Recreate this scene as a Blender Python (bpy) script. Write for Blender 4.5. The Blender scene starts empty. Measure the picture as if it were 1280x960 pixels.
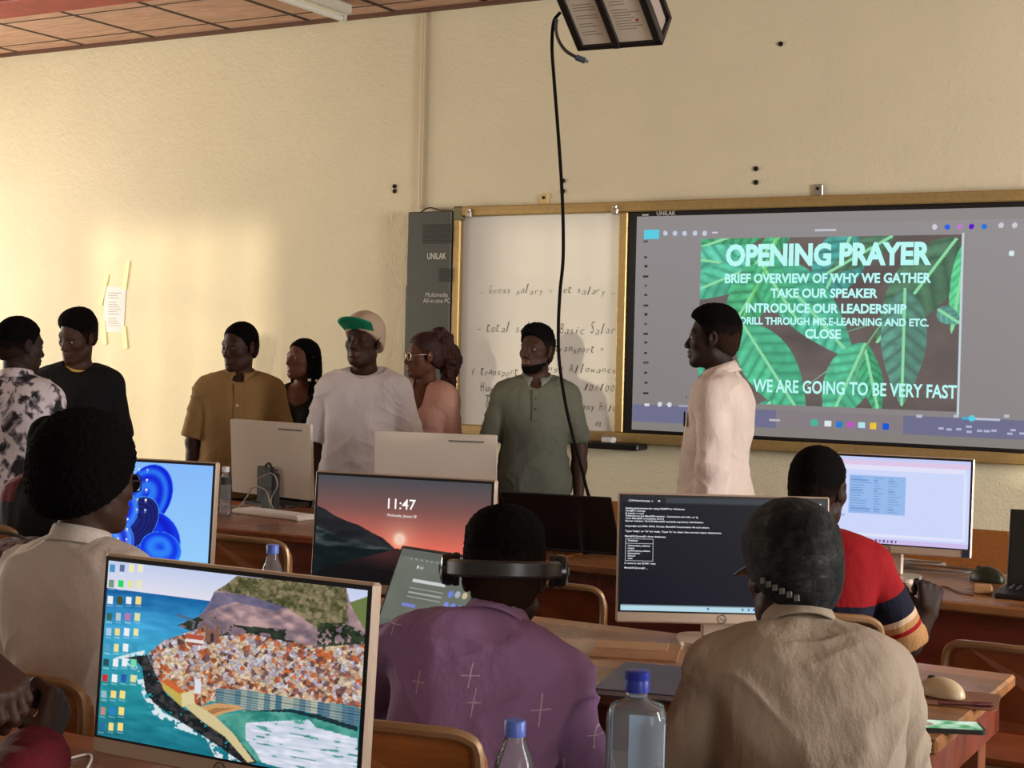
import bpy, math, random
import numpy as np
from mathutils import Vector, Matrix

random.seed(7)
RNG = np.random.default_rng(11)
SC = bpy.context.scene
COL = SC.collection
PI = math.pi
rad = math.radians

# ------------------------------------------------------------------ camera
F_PX, HCAM, YAW, PITCH, ROLL = 1900.0, 1.5, rad(29.6), math.atan(42 / 1900), 0.0235
CAM = np.array([0.0, 0.0, HCAM])
FW = np.array([-math.sin(YAW) * math.cos(PITCH), math.cos(YAW) * math.cos(PITCH), -math.sin(PITCH)])
RH = np.array([math.cos(YAW), math.sin(YAW), 0.0])
UH = np.cross(RH, FW)
RT = math.cos(ROLL) * RH + math.sin(ROLL) * UH
UP = math.cos(ROLL) * UH - math.sin(ROLL) * RH

def ray(u, v):
    return FW + (u - 640) / F_PX * RT + (480 - v) / F_PX * UP
def at_d(u, v, d):
    return CAM + ray(u, v) * d
def at_y(u, v, y):
    r = ray(u, v); return CAM + r * (y / r[1])
def at_z(u, v, z):
    r = ray(u, v); return CAM + r * ((z - HCAM) / r[2])

cam = bpy.data.cameras.new('camera'); cam.sensor_width = 36.0; cam.sensor_fit = 'HORIZONTAL'
cam.lens = F_PX / 1280 * 36.0; cam.clip_start = 0.05; cam.clip_end = 100
camo = bpy.data.objects.new('camera', cam); COL.objects.link(camo)
_m = Matrix.Identity(4)
for i in range(3):
    _m[i][0], _m[i][1], _m[i][2], _m[i][3] = RT[i], UP[i], -FW[i], CAM[i]
camo.matrix_world = _m
SC.camera = camo
SC.view_settings.view_transform = 'Standard'
SC.view_settings.look = 'None'
SC.view_settings.gamma = 1.0
SC.view_settings.use_curve_mapping = False
EXPO = 0.26
SC.view_settings.exposure = EXPO
SC.cycles.use_denoising = True
SC.cycles.max_bounces = 6
SC.cycles.diffuse_bounces = 4
SC.cycles.transparent_max_bounces = 16
SC.cycles.sample_clamp_indirect = 4.0
SC.cycles.caustics_refractive = False
SC.cycles.caustics_reflective = False

# ------------------------------------------------------------------ materials
def s2l(c):
    c = np.asarray(c, float) / 255.0
    return np.where(c <= 0.04045, c / 12.92, ((c + 0.055) / 1.055) ** 2.4)

class NT:
    """small node builder"""
    def __init__(s, m):
        s.t = m.node_tree; s.n = s.t.nodes
    def new(s, ty, **kw):
        n = s.n.new(ty)
        for k, v in kw.items():
            setattr(n, k, v)
        return n
    def link(s, a, b): s.t.links.new(a, b)
    def val(s, sock, v):
        if isinstance(v, (int, float)): sock.default_value = v
        elif isinstance(v, tuple): sock.default_value = v
        else: s.link(v, sock)
    def math(s, op, a, b=0.0, c=0.0):
        n = s.new('ShaderNodeMath', operation=op)
        for i, v in enumerate((a, b, c)): s.val(n.inputs[i], v)
        return n.outputs[0]
    def noise(s, vec, scale, detail=3.0, rough=0.5):
        n = s.new('ShaderNodeTexNoise'); n.inputs['Scale'].default_value = scale
        n.inputs['Detail'].default_value = detail; n.inputs['Roughness'].default_value = rough
        if vec is not None: s.link(vec, n.inputs['Vector'])
        return n.outputs['Fac']
    def coord(s, kind='Object'):
        return s.new('ShaderNodeTexCoord').outputs[kind]
    def mapping(s, vec, scale=(1, 1, 1), loc=(0, 0, 0), rot=(0, 0, 0)):
        n = s.new('ShaderNodeMapping'); s.link(vec, n.inputs['Vector'])
        n.inputs['Scale'].default_value = scale; n.inputs['Location'].default_value = loc
        n.inputs['Rotation'].default_value = rot
        return n.outputs[0]
    def ramp(s, fac, stops):
        n = s.new('ShaderNodeValToRGB'); s.link(fac, n.inputs[0])
        e = n.color_ramp.elements
        while len(e) < len(stops): e.new(0.5)
        for el, (p, c) in zip(e, stops):
            el.position = p; el.color = (*c, 1)
        return n.outputs[0]
    def mix(s, fac, a, b):
        n = s.new('ShaderNodeMix', data_type='RGBA')
        s.val(n.inputs[0], fac)
        for sock, v in ((n.inputs[6], a), (n.inputs[7], b)):
            if isinstance(v, tuple): sock.default_value = (*v, 1) if len(v) == 3 else v
            else: s.link(v, sock)
        return n.outputs[2]
    def bump(s, h, strength=0.2, dist=0.01):
        n = s.new('ShaderNodeBump'); n.inputs['Strength'].default_value = strength
        n.inputs['Distance'].default_value = dist; s.link(h, n.inputs['Height'])
        return n.outputs[0]

def mat(name, col, rough=0.6, metal=0.0, spec=0.5, var=0.0, vscale=20.0, bump=0.0, bscale=60.0, build=None, sheen=0.0):
    """principled material with procedural variation; col is sRGB 0-255 (or linear floats when <=1)"""
    m = bpy.data.materials.new(name); m.use_nodes = True
    nt = NT(m); p = nt.n['Principled BSDF']
    c = tuple(float(x) for x in s2l(col))
    p.inputs['Base Color'].default_value = (*c, 1)
    p.inputs['Roughness'].default_value = rough
    p.inputs['Metallic'].default_value = metal
    p.inputs['Specular IOR Level'].default_value = spec
    if sheen: p.inputs['Sheen Weight'].default_value = sheen
    co = nt.coord()
    if var:
        f = nt.noise(co, vscale, 4)
        dark = tuple(x * (1 - var) for x in c); lite = tuple(min(1, x * (1 + var)) for x in c)
        nt.link(nt.ramp(f, [(0.3, dark), (0.7, lite)]), p.inputs['Base Color'])
    if bump:
        nt.link(nt.bump(nt.noise(co, bscale, 3), bump, 0.004), p.inputs['Normal'])
    if build: build(nt, p, co, c)
    m.diffuse_color = (*c, 1)
    return m

def emis(name, col, strength):
    m = bpy.data.materials.new(name); m.use_nodes = True
    nt = NT(m); p = nt.n['Principled BSDF']
    c = tuple(float(x) for x in s2l(col))
    p.inputs['Base Color'].default_value = (0.01, 0.01, 0.01, 1)
    p.inputs['Roughness'].default_value = 0.4
    p.inputs['Emission Color'].default_value = (*c, 1)
    p.inputs['Emission Strength'].default_value = strength
    return m

def screen_mat(name, strength):
    m = bpy.data.materials.new(name); m.use_nodes = True
    nt = NT(m); p = nt.n['Principled BSDF']
    a = nt.new('ShaderNodeAttribute', attribute_name='Col')
    p.inputs['Base Color'].default_value = (0.006, 0.006, 0.008, 1)
    p.inputs['Roughness'].default_value = 0.4; p.inputs['Specular IOR Level'].default_value = 0.18
    nt.link(a.outputs['Color'], p.inputs['Emission Color'])
    p.inputs['Emission Strength'].default_value = strength
    return m

# ------------------------------------------------------------------ object helpers
def mesh_np(name, V, quads=None, polys=None, smooth=True, mats=None, midx=None):
    me = bpy.data.meshes.new(name)
    V = np.asarray(V, np.float32)
    if quads is not None:
        Q = np.asarray(quads, np.int32)
        me.vertices.add(len(V)); me.vertices.foreach_set('co', V.ravel())
        n = Q.shape[1]
        me.loops.add(Q.size); me.loops.foreach_set('vertex_index', Q.ravel())
        me.polygons.add(len(Q))
        me.polygons.foreach_set('loop_start', np.arange(0, Q.size, n, dtype=np.int32))
        if midx is not None: me.polygons.foreach_set('material_index', np.asarray(midx, np.int32))
        me.update(calc_edges=True)
    else:
        me.from_pydata([tuple(map(float, v)) for v in V], [], polys)
        if midx is not None: me.polygons.foreach_set('material_index', np.asarray(midx, np.int32))
    me.polygons.foreach_set('use_smooth', np.full(len(me.polygons), smooth))
    for m in mats or []: me.materials.append(m)
    me.validate()
    return me

def link(name, me, parent=None, loc=(0, 0, 0), rot=(0, 0, 0)):
    o = bpy.data.objects.new(name, me); COL.objects.link(o)
    o.location = tuple(map(float, loc)); o.rotation_euler = rot
    if parent: o.parent = parent
    return o

def tag(o, label, cat, group=None, kind=None):
    o['label'] = label; o['category'] = cat
    if group: o['group'] = group
    if kind: o['kind'] = kind
    return o

def thing(name, label, cat, loc=(0, 0, 0), rz=0.0, group=None):
    o = bpy.data.objects.new(name, None); COL.objects.link(o)
    o.empty_display_size = 0.1
    o.location = tuple(map(float, loc)); o.rotation_euler = (0, 0, rz)
    return tag(o, label, cat, group)

class MB:
    """collects boxes, prisms, tubes and lathes into one mesh"""
    def __init__(s): s.v = []; s.f = []; s.m = []
    def _add(s, vs, fs, M=None, mi=0):
        b = len(s.v)
        for v in vs:
            v = Vector(tuple(map(float, v)))
            s.v.append(M @ v if M else v)
        s.f += [tuple(b + i for i in f) for f in fs]; s.m += [mi] * len(fs)
        return s
    def box(s, lo, hi, bev=0.0, M=None, mi=0):
        lo, hi = np.asarray(lo, float), np.asarray(hi, float)
        if bev <= 0:
            x0, y0, z0 = lo; x1, y1, z1 = hi
            return s._add([(x0, y0, z0), (x1, y0, z0), (x1, y1, z0), (x0, y1, z0), (x0, y0, z1), (x1, y0, z1), (x1, y1, z1), (x0, y1, z1)],
                          [(0, 3, 2, 1), (4, 5, 6, 7), (0, 1, 5, 4), (1, 2, 6, 5), (2, 3, 7, 6), (3, 0, 4, 7)], M, mi)
        b = min(bev, *(0.49 * (hi - lo)))
        pts = []; idx = {}
        for sx in (0, 1):
            for sy in (0, 1):
                for sz in (0, 1):
                    c = [(lo, hi)[q][i] for i, q in enumerate((sx, sy, sz))]
                    d = [1 - 2 * q for q in (sx, sy, sz)]
                    for ax in range(3):
                        p = [c[i] + (0 if i == ax else d[i] * b) for i in range(3)]
                        idx[(sx, sy, sz, ax)] = len(pts); pts.append(p)
        fs = []
        for ax in range(3):
            o = [i for i in range(3) if i != ax]
            for q in (0, 1):
                ring = []
                for a, c in ((0, 0), (1, 0), (1, 1), (0, 1)):
                    k = [0, 0, 0]; k[ax] = q; k[o[0]] = a; k[o[1]] = c
                    ring.append(idx[(*k, ax)])
                fs.append(ring)
        for ax in range(3):
            o = [i for i in range(3) if i != ax]
            for a in (0, 1):
                for c in (0, 1):
                    k0 = [0, 0, 0]; k0[o[0]] = a; k0[o[1]] = c; k1 = list(k0); k1[ax] = 1
                    fs.append([idx[(*k0, o[0])], idx[(*k1, o[0])], idx[(*k1, o[1])], idx[(*k0, o[1])]])
        for sx in (0, 1):
            for sy in (0, 1):
                for sz in (0, 1):
                    fs.append([idx[(sx, sy, sz, a)] for a in range(3)])
        cen = (lo + hi) / 2; out = []
        for f in fs:
            P = [np.array(pts[i]) for i in f]
            n = np.cross(P[1] - P[0], P[2] - P[0])
            out.append(tuple(f) if np.dot(n, sum(P) / len(P) - cen) > 0 else tuple(reversed(f)))
        return s._add(pts, out, M, mi)
    def prism(s, poly, z0, z1, M=None, mi=0):
        """poly CCW in xy, extruded along z"""
        n = len(poly)
        return s._add([(x, y, z0) for x, y in poly] + [(x, y, z1) for x, y in poly],
                      [tuple(reversed(range(n))), tuple(range(n, 2 * n))] + [(i, (i + 1) % n, n + (i + 1) % n, n + i) for i in range(n)], M, mi)
    def tube(s, pts, r, n=10, closed=False, M=None, mi=0):
        P = [np.asarray(p, float) for p in pts]; m = len(P)
        rr = r if hasattr(r, '__len__') else [r] * m
        vs = []; up = None
        for i in range(m):
            a = P[(i - 1) % m] if (closed or i > 0) else P[i]
            b = P[(i + 1) % m] if (closed or i < m - 1) else P[i]
            t = (b - a) / (np.linalg.norm(b - a) + 1e-9)
            if up is None:
                up = np.array([0, 0, 1.0]) if abs(t[2]) < 0.9 else np.array([1.0, 0, 0])
            up = up - t * np.dot(up, t); up /= np.linalg.norm(up) + 1e-9
            sd = np.cross(t, up)
            for k in range(n):
                th = 2 * PI * k / n
                vs.append(P[i] + rr[i] * (math.cos(th) * up + math.sin(th) * sd))
        fs = []
        for i in range(m if closed else m - 1):
            j = (i + 1) % m
            for k in range(n):
                fs.append((i * n + k, i * n + (k + 1) % n, j * n + (k + 1) % n, j * n + k)[::-1])
        if not closed:
            fs += [tuple(range(n)), tuple(reversed(range((m - 1) * n, m * n)))]
        return s._add(vs, fs, M, mi)
    def lathe(s, prof, n=32, M=None, mi=0, sx=1.0, sy=1.0, power=2.0):
        """prof: [(r, z)] bottom to top; superellipse section"""
        vs = []
        for r, z in prof:
            for k in range(n):
                th = 2 * PI * k / n; c, q = math.cos(th), math.sin(th)
                e = 2 / power
                vs.append((sx * r * math.copysign(abs(c) ** e, c), sy * r * math.copysign(abs(q) ** e, q), z))
        fs = []; m = len(prof)
        for i in range(m - 1):
            for k in range(n):
                fs.append((i * n + k, i * n + (k + 1) % n, (i + 1) * n + (k + 1) % n, (i + 1) * n + k))
        fs += [tuple(reversed(range(n))), tuple(range((m - 1) * n, m * n))]
        return s._add(vs, fs, M, mi)
    def quad(s, a, b, c, d, mi=0): return s._add([a, b, c, d], [(0, 1, 2, 3)], None, mi)
    def build(s, name, mats, parent=None, loc=(0, 0, 0), rot=(0, 0, 0), smooth=False):
        if not isinstance(mats, (list, tuple)): mats = [mats]
        me = bpy.data.meshes.new(name)
        me.from_pydata([tuple(v) for v in s.v], [], s.f)
        me.polygons.foreach_set('material_index', np.asarray(s.m, np.int32))
        for m in mats: me.materials.append(m)
        if smooth:
            me.polygons.foreach_set('use_smooth', np.full(len(me.polygons), True))
            try: me.set_sharp_from_angle(angle=rad(40))
            except Exception: pass
        me.update()
        return link(name, me, parent, loc, rot)

def spline(pts, n=8):
    """Catmull-Rom through points"""
    P = [np.asarray(p, float) for p in pts]; P = [2 * P[0] - P[1]] + P + [2 * P[-1] - P[-2]]
    out = []
    for i in range(1, len(P) - 2):
        for k in range(n):
            t = k / n
            a, b, c, d = P[i - 1], P[i], P[i + 1], P[i + 2]
            out.append(0.5 * (2 * b + (c - a) * t + (2 * a - 5 * b + 4 * c - d) * t * t + (3 * b - a - 3 * c + d) * t ** 3))
    out.append(P[-2]); return out

def rrect(w, h, r, n=6):
    out = []
    for cx, cy, a in ((w / 2 - r, h / 2 - r, 0), (-w / 2 + r, h / 2 - r, 90), (-w / 2 + r, -h / 2 + r, 180), (w / 2 - r, -h / 2 + r, 270)):
        for k in range(n + 1):
            t = rad(a + 90 * k / n); out.append((cx + r * math.cos(t), cy + r * math.sin(t)))
    return out

def text_verts(body, bold=0.0, shear=0.0, spacing=1.0, extrude=0.0):
    cu = bpy.data.curves.new('t', 'FONT'); cu.body = body; cu.offset = bold; cu.shear = shear
    cu.space_character = spacing; cu.resolution_u = 3; cu.extrude = extrude
    o = bpy.data.objects.new('t', cu); COL.objects.link(o)
    dg = bpy.context.evaluated_depsgraph_get()
    me = bpy.data.meshes.new_from_object(o.evaluated_get(dg))
    V = np.array([v.co[:] for v in me.vertices]).reshape(-1, 3); Fc = [tuple(p.vertices) for p in me.polygons]
    bpy.data.objects.remove(o); bpy.data.curves.remove(cu); bpy.data.meshes.remove(me)
    return V, Fc

class TextPlane:
    """letters in a plane: x right, y up, written into given boxes"""
    def __init__(s): s.v = []; s.f = []; s.m = []; s.g = []; s.cur = 0
    def new(s): s.cur += 1; return s
    def put(s, body, x0, y0, x1=None, h=None, bold=0.0, shear=0.0, mi=0, align='l', skew=0.0, spacing=1.0):
        """x0,y0 = lower left of cap height; h cap height; x1 right edge (fits width)"""
        if not body.strip(): return
        V, Fc = text_verts(body, bold, shear, spacing)
        if not len(V): return
        lo, hi = V.min(0), V.max(0)
        sy = h / 0.69
        sx = (x1 - x0) / (hi[0] - lo[0]) if x1 is not None else sy * 0.95
        X = (V[:, 0] - lo[0]) * sx
        if align == 'c' and x1 is None: X -= (hi[0] - lo[0]) * sx / 2
        Y = V[:, 1] * sy + X * skew
        b = len(s.v)
        s.v += [(x0 + a, y0 + c) for a, c in zip(X, Y)]
        s.f += [tuple(b + i for i in f) for f in Fc]; s.m += [mi] * len(Fc); s.g += [s.cur] * len(Fc)
    def rect(s, x0, y0, x1, y1, mi=0):
        b = len(s.v); s.v += [(x0, y0), (x1, y0), (x1, y1), (x0, y1)]
        s.f.append((b, b + 1, b + 2, b + 3)); s.m.append(mi); s.g.append(s.cur)
    def disc(s, x, y, r, mi=0, n=14):
        b = len(s.v); s.v += [(x + r * math.cos(2 * PI * k / n), y + r * math.sin(2 * PI * k / n)) for k in range(n)]
        s.f.append(tuple(range(b, b + n))); s.m.append(mi); s.g.append(s.cur)
    def line(s, pts, w, mi=0):
        for (xa, ya), (xb, yb) in zip(pts[:-1], pts[1:]):
            dx, dy = xb - xa, yb - ya; L = math.hypot(dx, dy) + 1e-9; nx, ny = -dy / L * w / 2, dx / L * w / 2
            b = len(s.v); s.v += [(xa - nx, ya - ny), (xb - nx, yb - ny), (xb + nx, yb + ny), (xa + nx, ya + ny)]
            s.f.append((b, b + 1, b + 2, b + 3)); s.m.append(mi); s.g.append(s.cur)
    def build(s, name, mats, parent, fn, M=None):
        """fn maps (x,y)-> 3D local point; every line of writing becomes an object of its own"""
        out = []
        for g in sorted(set(s.g)):
            fs = [i for i, q in enumerate(s.g) if q == g]; used = sorted({v for i in fs for v in s.f[i]}); ix = {v: k for k, v in enumerate(used)}
            me = bpy.data.meshes.new(name)
            me.from_pydata([tuple(map(float, fn(*s.v[v]))) for v in used], [], [tuple(ix[v] for v in s.f[i]) for i in fs])
            me.polygons.foreach_set('material_index', np.asarray([s.m[i] for i in fs], np.int32))
            for m in (mats if isinstance(mats, (list, tuple)) else [mats]): me.materials.append(m)
            if M is not None: me.transform(M)
            me.update(); out.append(link(name, me, parent))
        return out

# ------------------------------------------------------------------ implicit bodies
def prim_rc(a, b, ra, rb, k=0.02, op='u', cut=None):
    return dict(t='rc', a=np.asarray(a, float), b=np.asarray(b, float), ra=ra, rb=rb, k=k, op=op, cut=cut)
def prim_el(c, r, R=None, k=0.02, op='u'):
    return dict(t='el', c=np.asarray(c, float), r=np.asarray(r, float), R=np.eye(3) if R is None else np.asarray(R, float), k=k, op=op)
def prim_pl(pt, n, k=0.0, lo=None, hi=None):
    n = np.asarray(n, float); return dict(t='pl', c=np.asarray(pt, float), n=n / np.linalg.norm(n), k=k, op='i', lo=lo, hi=hi)

def prim_box(p):
    if p['t'] == 'rc':
        return np.minimum(p['a'] - p['ra'], p['b'] - p['rb']), np.maximum(p['a'] + p['ra'], p['b'] + p['rb'])
    if p['t'] == 'el':
        e = np.sqrt(((p['R'] * p['r'][None, :]) ** 2).sum(1)); return p['c'] - e, p['c'] + e

def prim_eval(p, X, Y, Z):
    if p['t'] == 'rc':
        a, b = p['a'], p['b']; ab = b - a; L2 = float(ab @ ab) + 1e-12
        x, y, z = X - a[0], Y - a[1], Z - a[2]
        t = np.clip((x * ab[0] + y * ab[1] + z * ab[2]) / L2, 0, 1)
        d = np.sqrt((x - t * ab[0]) ** 2 + (y - t * ab[1]) ** 2 + (z - t * ab[2]) ** 2) - (p['ra'] + (p['rb'] - p['ra']) * t)
        if p.get('cut') is not None:
            c, n = p['cut']; d = np.maximum(d, (X - c[0]) * n[0] + (Y - c[1]) * n[1] + (Z - c[2]) * n[2])
        return d
    if p['t'] == 'el':
        x, y, z = X - p['c'][0], Y - p['c'][1], Z - p['c'][2]; R = p['R']; r = p['r']
        u = x * R[0, 0] + y * R[1, 0] + z * R[2, 0]; v = x * R[0, 1] + y * R[1, 1] + z * R[2, 1]; w = x * R[0, 2] + y * R[1, 2] + z * R[2, 2]
        k0 = np.sqrt((u / r[0]) ** 2 + (v / r[1]) ** 2 + (w / r[2]) ** 2)
        k1 = np.sqrt((u / r[0] ** 2) ** 2 + (v / r[1] ** 2) ** 2 + (w / r[2] ** 2) ** 2) + 1e-9
        return k0 * (k0 - 1) / k1
    return (X - p['c'][0]) * p['n'][0] + (Y - p['c'][1]) * p['n'][1] + (Z - p['c'][2]) * p['n'][2]

def sdf_mesh(prims, res, fine=()):
    bx = [prim_box(p) for p in prims if p['op'] == 'u']
    lo = np.min([b[0] for b in bx], 0) - 0.03; hi = np.max([b[1] for b in bx], 0) + 0.03
    ax = []
    for i in range(3):
        c = [lo[i]]
        while c[-1] < hi[i]:
            st = res
            for flo, fhi, fr in fine:
                if flo[i] <= c[-1] <= fhi[i]: st = min(st, fr)
            c.append(c[-1] + st)
        ax.append(np.array(c, np.float32))
    D = np.full([len(a) for a in ax], 0.5, np.float32)
    for p in prims:
        k = p['k']
        if p['t'] == 'pl':
            sl = [slice(None)] * 3
            if p['lo'] is not None:
                sl = [slice(int(np.searchsorted(ax[i], p['lo'][i])), int(np.searchsorted(ax[i], p['hi'][i]))) for i in range(3)]
        else:
            b0, b1 = prim_box(p); pad = k + 2.5 * res
            sl = [slice(max(0, int(np.searchsorted(ax[i], b0[i] - pad)) - 1), int(np.searchsorted(ax[i], b1[i] + pad)) + 1) for i in range(3)]
        S = D[sl[0], sl[1], sl[2]]
        if S.size == 0: continue
        d = prim_eval(p, ax[0][sl[0]][:, None, None], ax[1][sl[1]][None, :, None], ax[2][sl[2]][None, None, :]).astype(np.float32)
        if p['op'] == 'u':
            r = np.minimum(S, d)
            if k > 0:
                h = np.maximum(k - np.abs(S - d), 0) / k; r = r - h * h * k * 0.25
        else:
            e = -d if p['op'] == 's' else d
            r = np.maximum(S, e)
            if k > 0:
                h = np.maximum(k - np.abs(S - e), 0) / k; r = r + h * h * k * 0.25
        D[sl[0], sl[1], sl[2]] = r
    D[0] = D[-1] = 0.5; D[:, 0] = D[:, -1] = 0.5; D[:, :, 0] = D[:, :, -1] = 0.5
    return surface_nets(D, ax)

def surface_nets(D, ax):
    ins = D < 0
    n = np.zeros([s - 1 for s in D.shape], np.int8)
    for i in (0, 1):
        for j in (0, 1):
            for k in (0, 1):
                n += ins[i:D.shape[0] - 1 + i, j:D.shape[1] - 1 + j, k:D.shape[2] - 1 + k]
    act = (n > 0) & (n < 8)
    I, J, K = np.nonzero(act)
    idx = np.full(n.shape, -1, np.int32); idx[I, J, K] = np.arange(len(I))
    acc = np.zeros((len(I), 3)); cnt = np.zeros(len(I))
    cor = [(i, j, k) for i in (0, 1) for j in (0, 1) for k in (0, 1)]
    for c0 in cor:
        for a in range(3):
            if c0[a]: continue
            c1 = list(c0); c1[a] = 1
            v0 = D[I + c0[0], J + c0[1], K + c0[2]]; v1 = D[I + c1[0], J + c1[1], K + c1[2]]
            m = (v0 < 0) != (v1 < 0)
            t = np.where(m, v0 / np.where(m, v0 - v1, 1), 0)
            g = [I, J, K]
            for q in range(3):
                p0 = ax[q][g[q] + c0[q]]; p1 = ax[q][g[q] + c1[q]]
                acc[:, q] += np.where(m, p0 + t * (p1 - p0), 0)
            cnt += m
    V = acc / cnt[:, None]
    Q = []
    for a in range(3):
        b, c = (a + 1) % 3, (a + 2) % 3
        s0 = [slice(None)] * 3; s1 = [slice(None)] * 3
        s0[a] = slice(0, -1); s1[a] = slice(1, None)
        A, B = ins[tuple(s0)], ins[tuple(s1)]
        E = np.nonzero(A != B)
        g = np.array(E)
        ok = (g[b] > 0) & (g[c] > 0) & (g[b] < D.shape[b] - 1) & (g[c] < D.shape[c] - 1)
        g = g[:, ok]; fl = A[tuple(g)]
        def cell(db, dc):
            h = g.copy(); h[b] += db; h[c] += dc
            return idx[h[0], h[1], h[2]]
        q = np.stack([cell(-1, -1), cell(0, -1), cell(0, 0), cell(-1, 0)], 1)
        q[~fl] = q[~fl][:, ::-1]
        Q.append(q)
    return V, np.concatenate(Q)

def vnormals(V, Q):
    n = np.cross(V[Q[:, 2]] - V[Q[:, 0]], V[Q[:, 3]] - V[Q[:, 1]])
    N = np.zeros_like(V)
    for k in range(4): np.add.at(N, Q[:, k], n)
    return N / (np.linalg.norm(N, axis=1)[:, None] + 1e-12)

def smooth_mesh(V, Q, it=1, w=0.5):
    for _ in range(it):
        S = np.zeros_like(V); c = np.zeros(len(V))
        for k in range(4):
            for j in (1, 3):
                np.add.at(S, Q[:, k], V[Q[:, (k + j) % 4]]); np.add.at(c, Q[:, k], 1)
        V = V * (1 - w) + w * S / c[:, None]
    return V

_LAT = RNG.random((32, 32, 32)).astype(np.float32)
def vnoise(P, scale):
    """value noise in -1..1 at points P (n,3)"""
    p = np.asarray(P) * scale + 100.0
    i = np.floor(p).astype(int); f = p - i; f = f * f * (3 - 2 * f); r = 0
    for a in (0, 1):
        for b in (0, 1):
            for c in (0, 1):
                w = (f[:, 0] if a else 1 - f[:, 0]) * (f[:, 1] if b else 1 - f[:, 1]) * (f[:, 2] if c else 1 - f[:, 2])
                r = r + w * _LAT[(i[:, 0] + a) % 32, (i[:, 1] + b) % 32, (i[:, 2] + c) % 32]
    return r * 2 - 1

def Rx(a): c, s = math.cos(a), math.sin(a); return np.array([[1, 0, 0], [0, c, -s], [0, s, c]])
def Ry(a): c, s = math.cos(a), math.sin(a); return np.array([[c, 0, s], [0, 1, 0], [-s, 0, c]])
def Rz(a): c, s = math.cos(a), math.sin(a); return np.array([[c, -s, 0], [s, c, 0], [0, 0, 1]])
def nrm(v): v = np.asarray(v, float); return v / np.linalg.norm(v)
# ------------------------------------------------------------------ people
def skin_mat(name, col):
    return mat(name, col, rough=0.58, spec=0.22, var=0.12, vscale=30)
SKIN = {'dark': skin_mat('skin deep brown', (58, 36, 27)), 'mid': skin_mat('skin brown', (92, 56, 40)), 'black': skin_mat('skin very dark brown', (44, 28, 22))}
LIP = {'dark': mat('lips dark', (74, 40, 34), 0.4), 'mid': mat('lips brown', (118, 62, 52), 0.4), 'black': mat('lips very dark', (58, 34, 30), 0.4)}
HAIR = mat('black hair', (11, 9, 9), 0.95, spec=0.06, bump=0.8, bscale=300)
HAIR_MID = mat('short black hair', (24, 17, 14), 0.95, spec=0.06, bump=0.8, bscale=300); HAIR_LOW = mat('shaved black hair', (44, 29, 22), 0.9, spec=0.06, bump=0.4, bscale=300)
HAIR_RED = mat('dark auburn hair', (46, 17, 14), 0.6, spec=0.3, var=0.5, vscale=60, bump=0.6, bscale=200)
EYE_W = mat('eye white', (190, 180, 165), 0.3); EYE_I = mat('dark brown iris', (22, 14, 10), 0.2)
NAIL = mat('finger nail', (150, 104, 92), .35)
BLACK = mat('black plastic', (18, 18, 19), 0.45)
SHOE_M = mat('black leather shoe', (24, 22, 21), 0.5)

NAILS = []
def hand_prims(w, d, n, c, curl=0.35, spread=0.06, k=0.006, thumb=0.3, s=1.0, curls=None):
    """w wrist, d finger direction, n palm side, c thumb side; five fingers of their own"""
    d, n = nrm(d), np.asarray(n, float); n = nrm(n - d * (n @ d)); c0 = np.cross(d, n); c = c0 if c0 @ np.asarray(c) > 0 else -c0
    P = []
    kn = []
    for off, ln in ((0.030, 0.086), (0.010, 0.090), (-0.011, 0.086), (-0.030, 0.078)):
        q = w + s * (d * ln + c * off); kn.append(q)
        P.append(prim_rc(w + c * off * 0.5 * s + d * 0.01, q, 0.0145 * s, 0.0115 * s, 0.014))
    for i, (q, L, r) in enumerate(zip(kn, (0.074, 0.082, 0.076, 0.06), (0.0092, 0.0095, 0.009, 0.0078))):
        th = 0; p = q; cu = curls[i] if curls else curl * (1 + 0.12 * i)
        sd = c * spread * (1.5 - i)
        for seg, (fr, add) in enumerate(((0.44, 0.75), (0.31, 1.05), (0.25, 0.7))):
            th += cu * add
            dr = nrm(d * math.cos(th) + n * math.sin(th) + sd)
            e = p + dr * L * fr * s
            P.append(prim_rc(p, e, (r - 0.0006 * seg) * s, (r - 0.0008 * (seg + 1)) * s, k)); p = e
        NAILS.append((p - dr * .002 * s - nrm(np.cross(c, dr)) * 0 + (np.cross(dr, c) if np.cross(dr, c) @ (-n * math.cos(th) + d * math.sin(th)) > 0 else -np.cross(dr, c)) * r * .9 * s, .0068 * s))
    b = w + s * (d * 0.022 + c * 0.026 + n * 0.006)
    p = b
    for L, r, v in ((0.046, 0.0135, d * 0.62 + c * (0.75 - thumb * 0.4) + n * thumb), (0.036, 0.0108, d * 0.85 + c * (0.35 - thumb * 0.5) + n * thumb * 1.4), (0.028, 0.0095, d * 0.9 + c * (0.1 - thumb * 0.5) + n * thumb * 1.8)):
        e = p + nrm(v) * L * s; P.append(prim_rc(p, e, r * s, (r - 0.0012) * s, 0.008)); p = e
    return P

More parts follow.
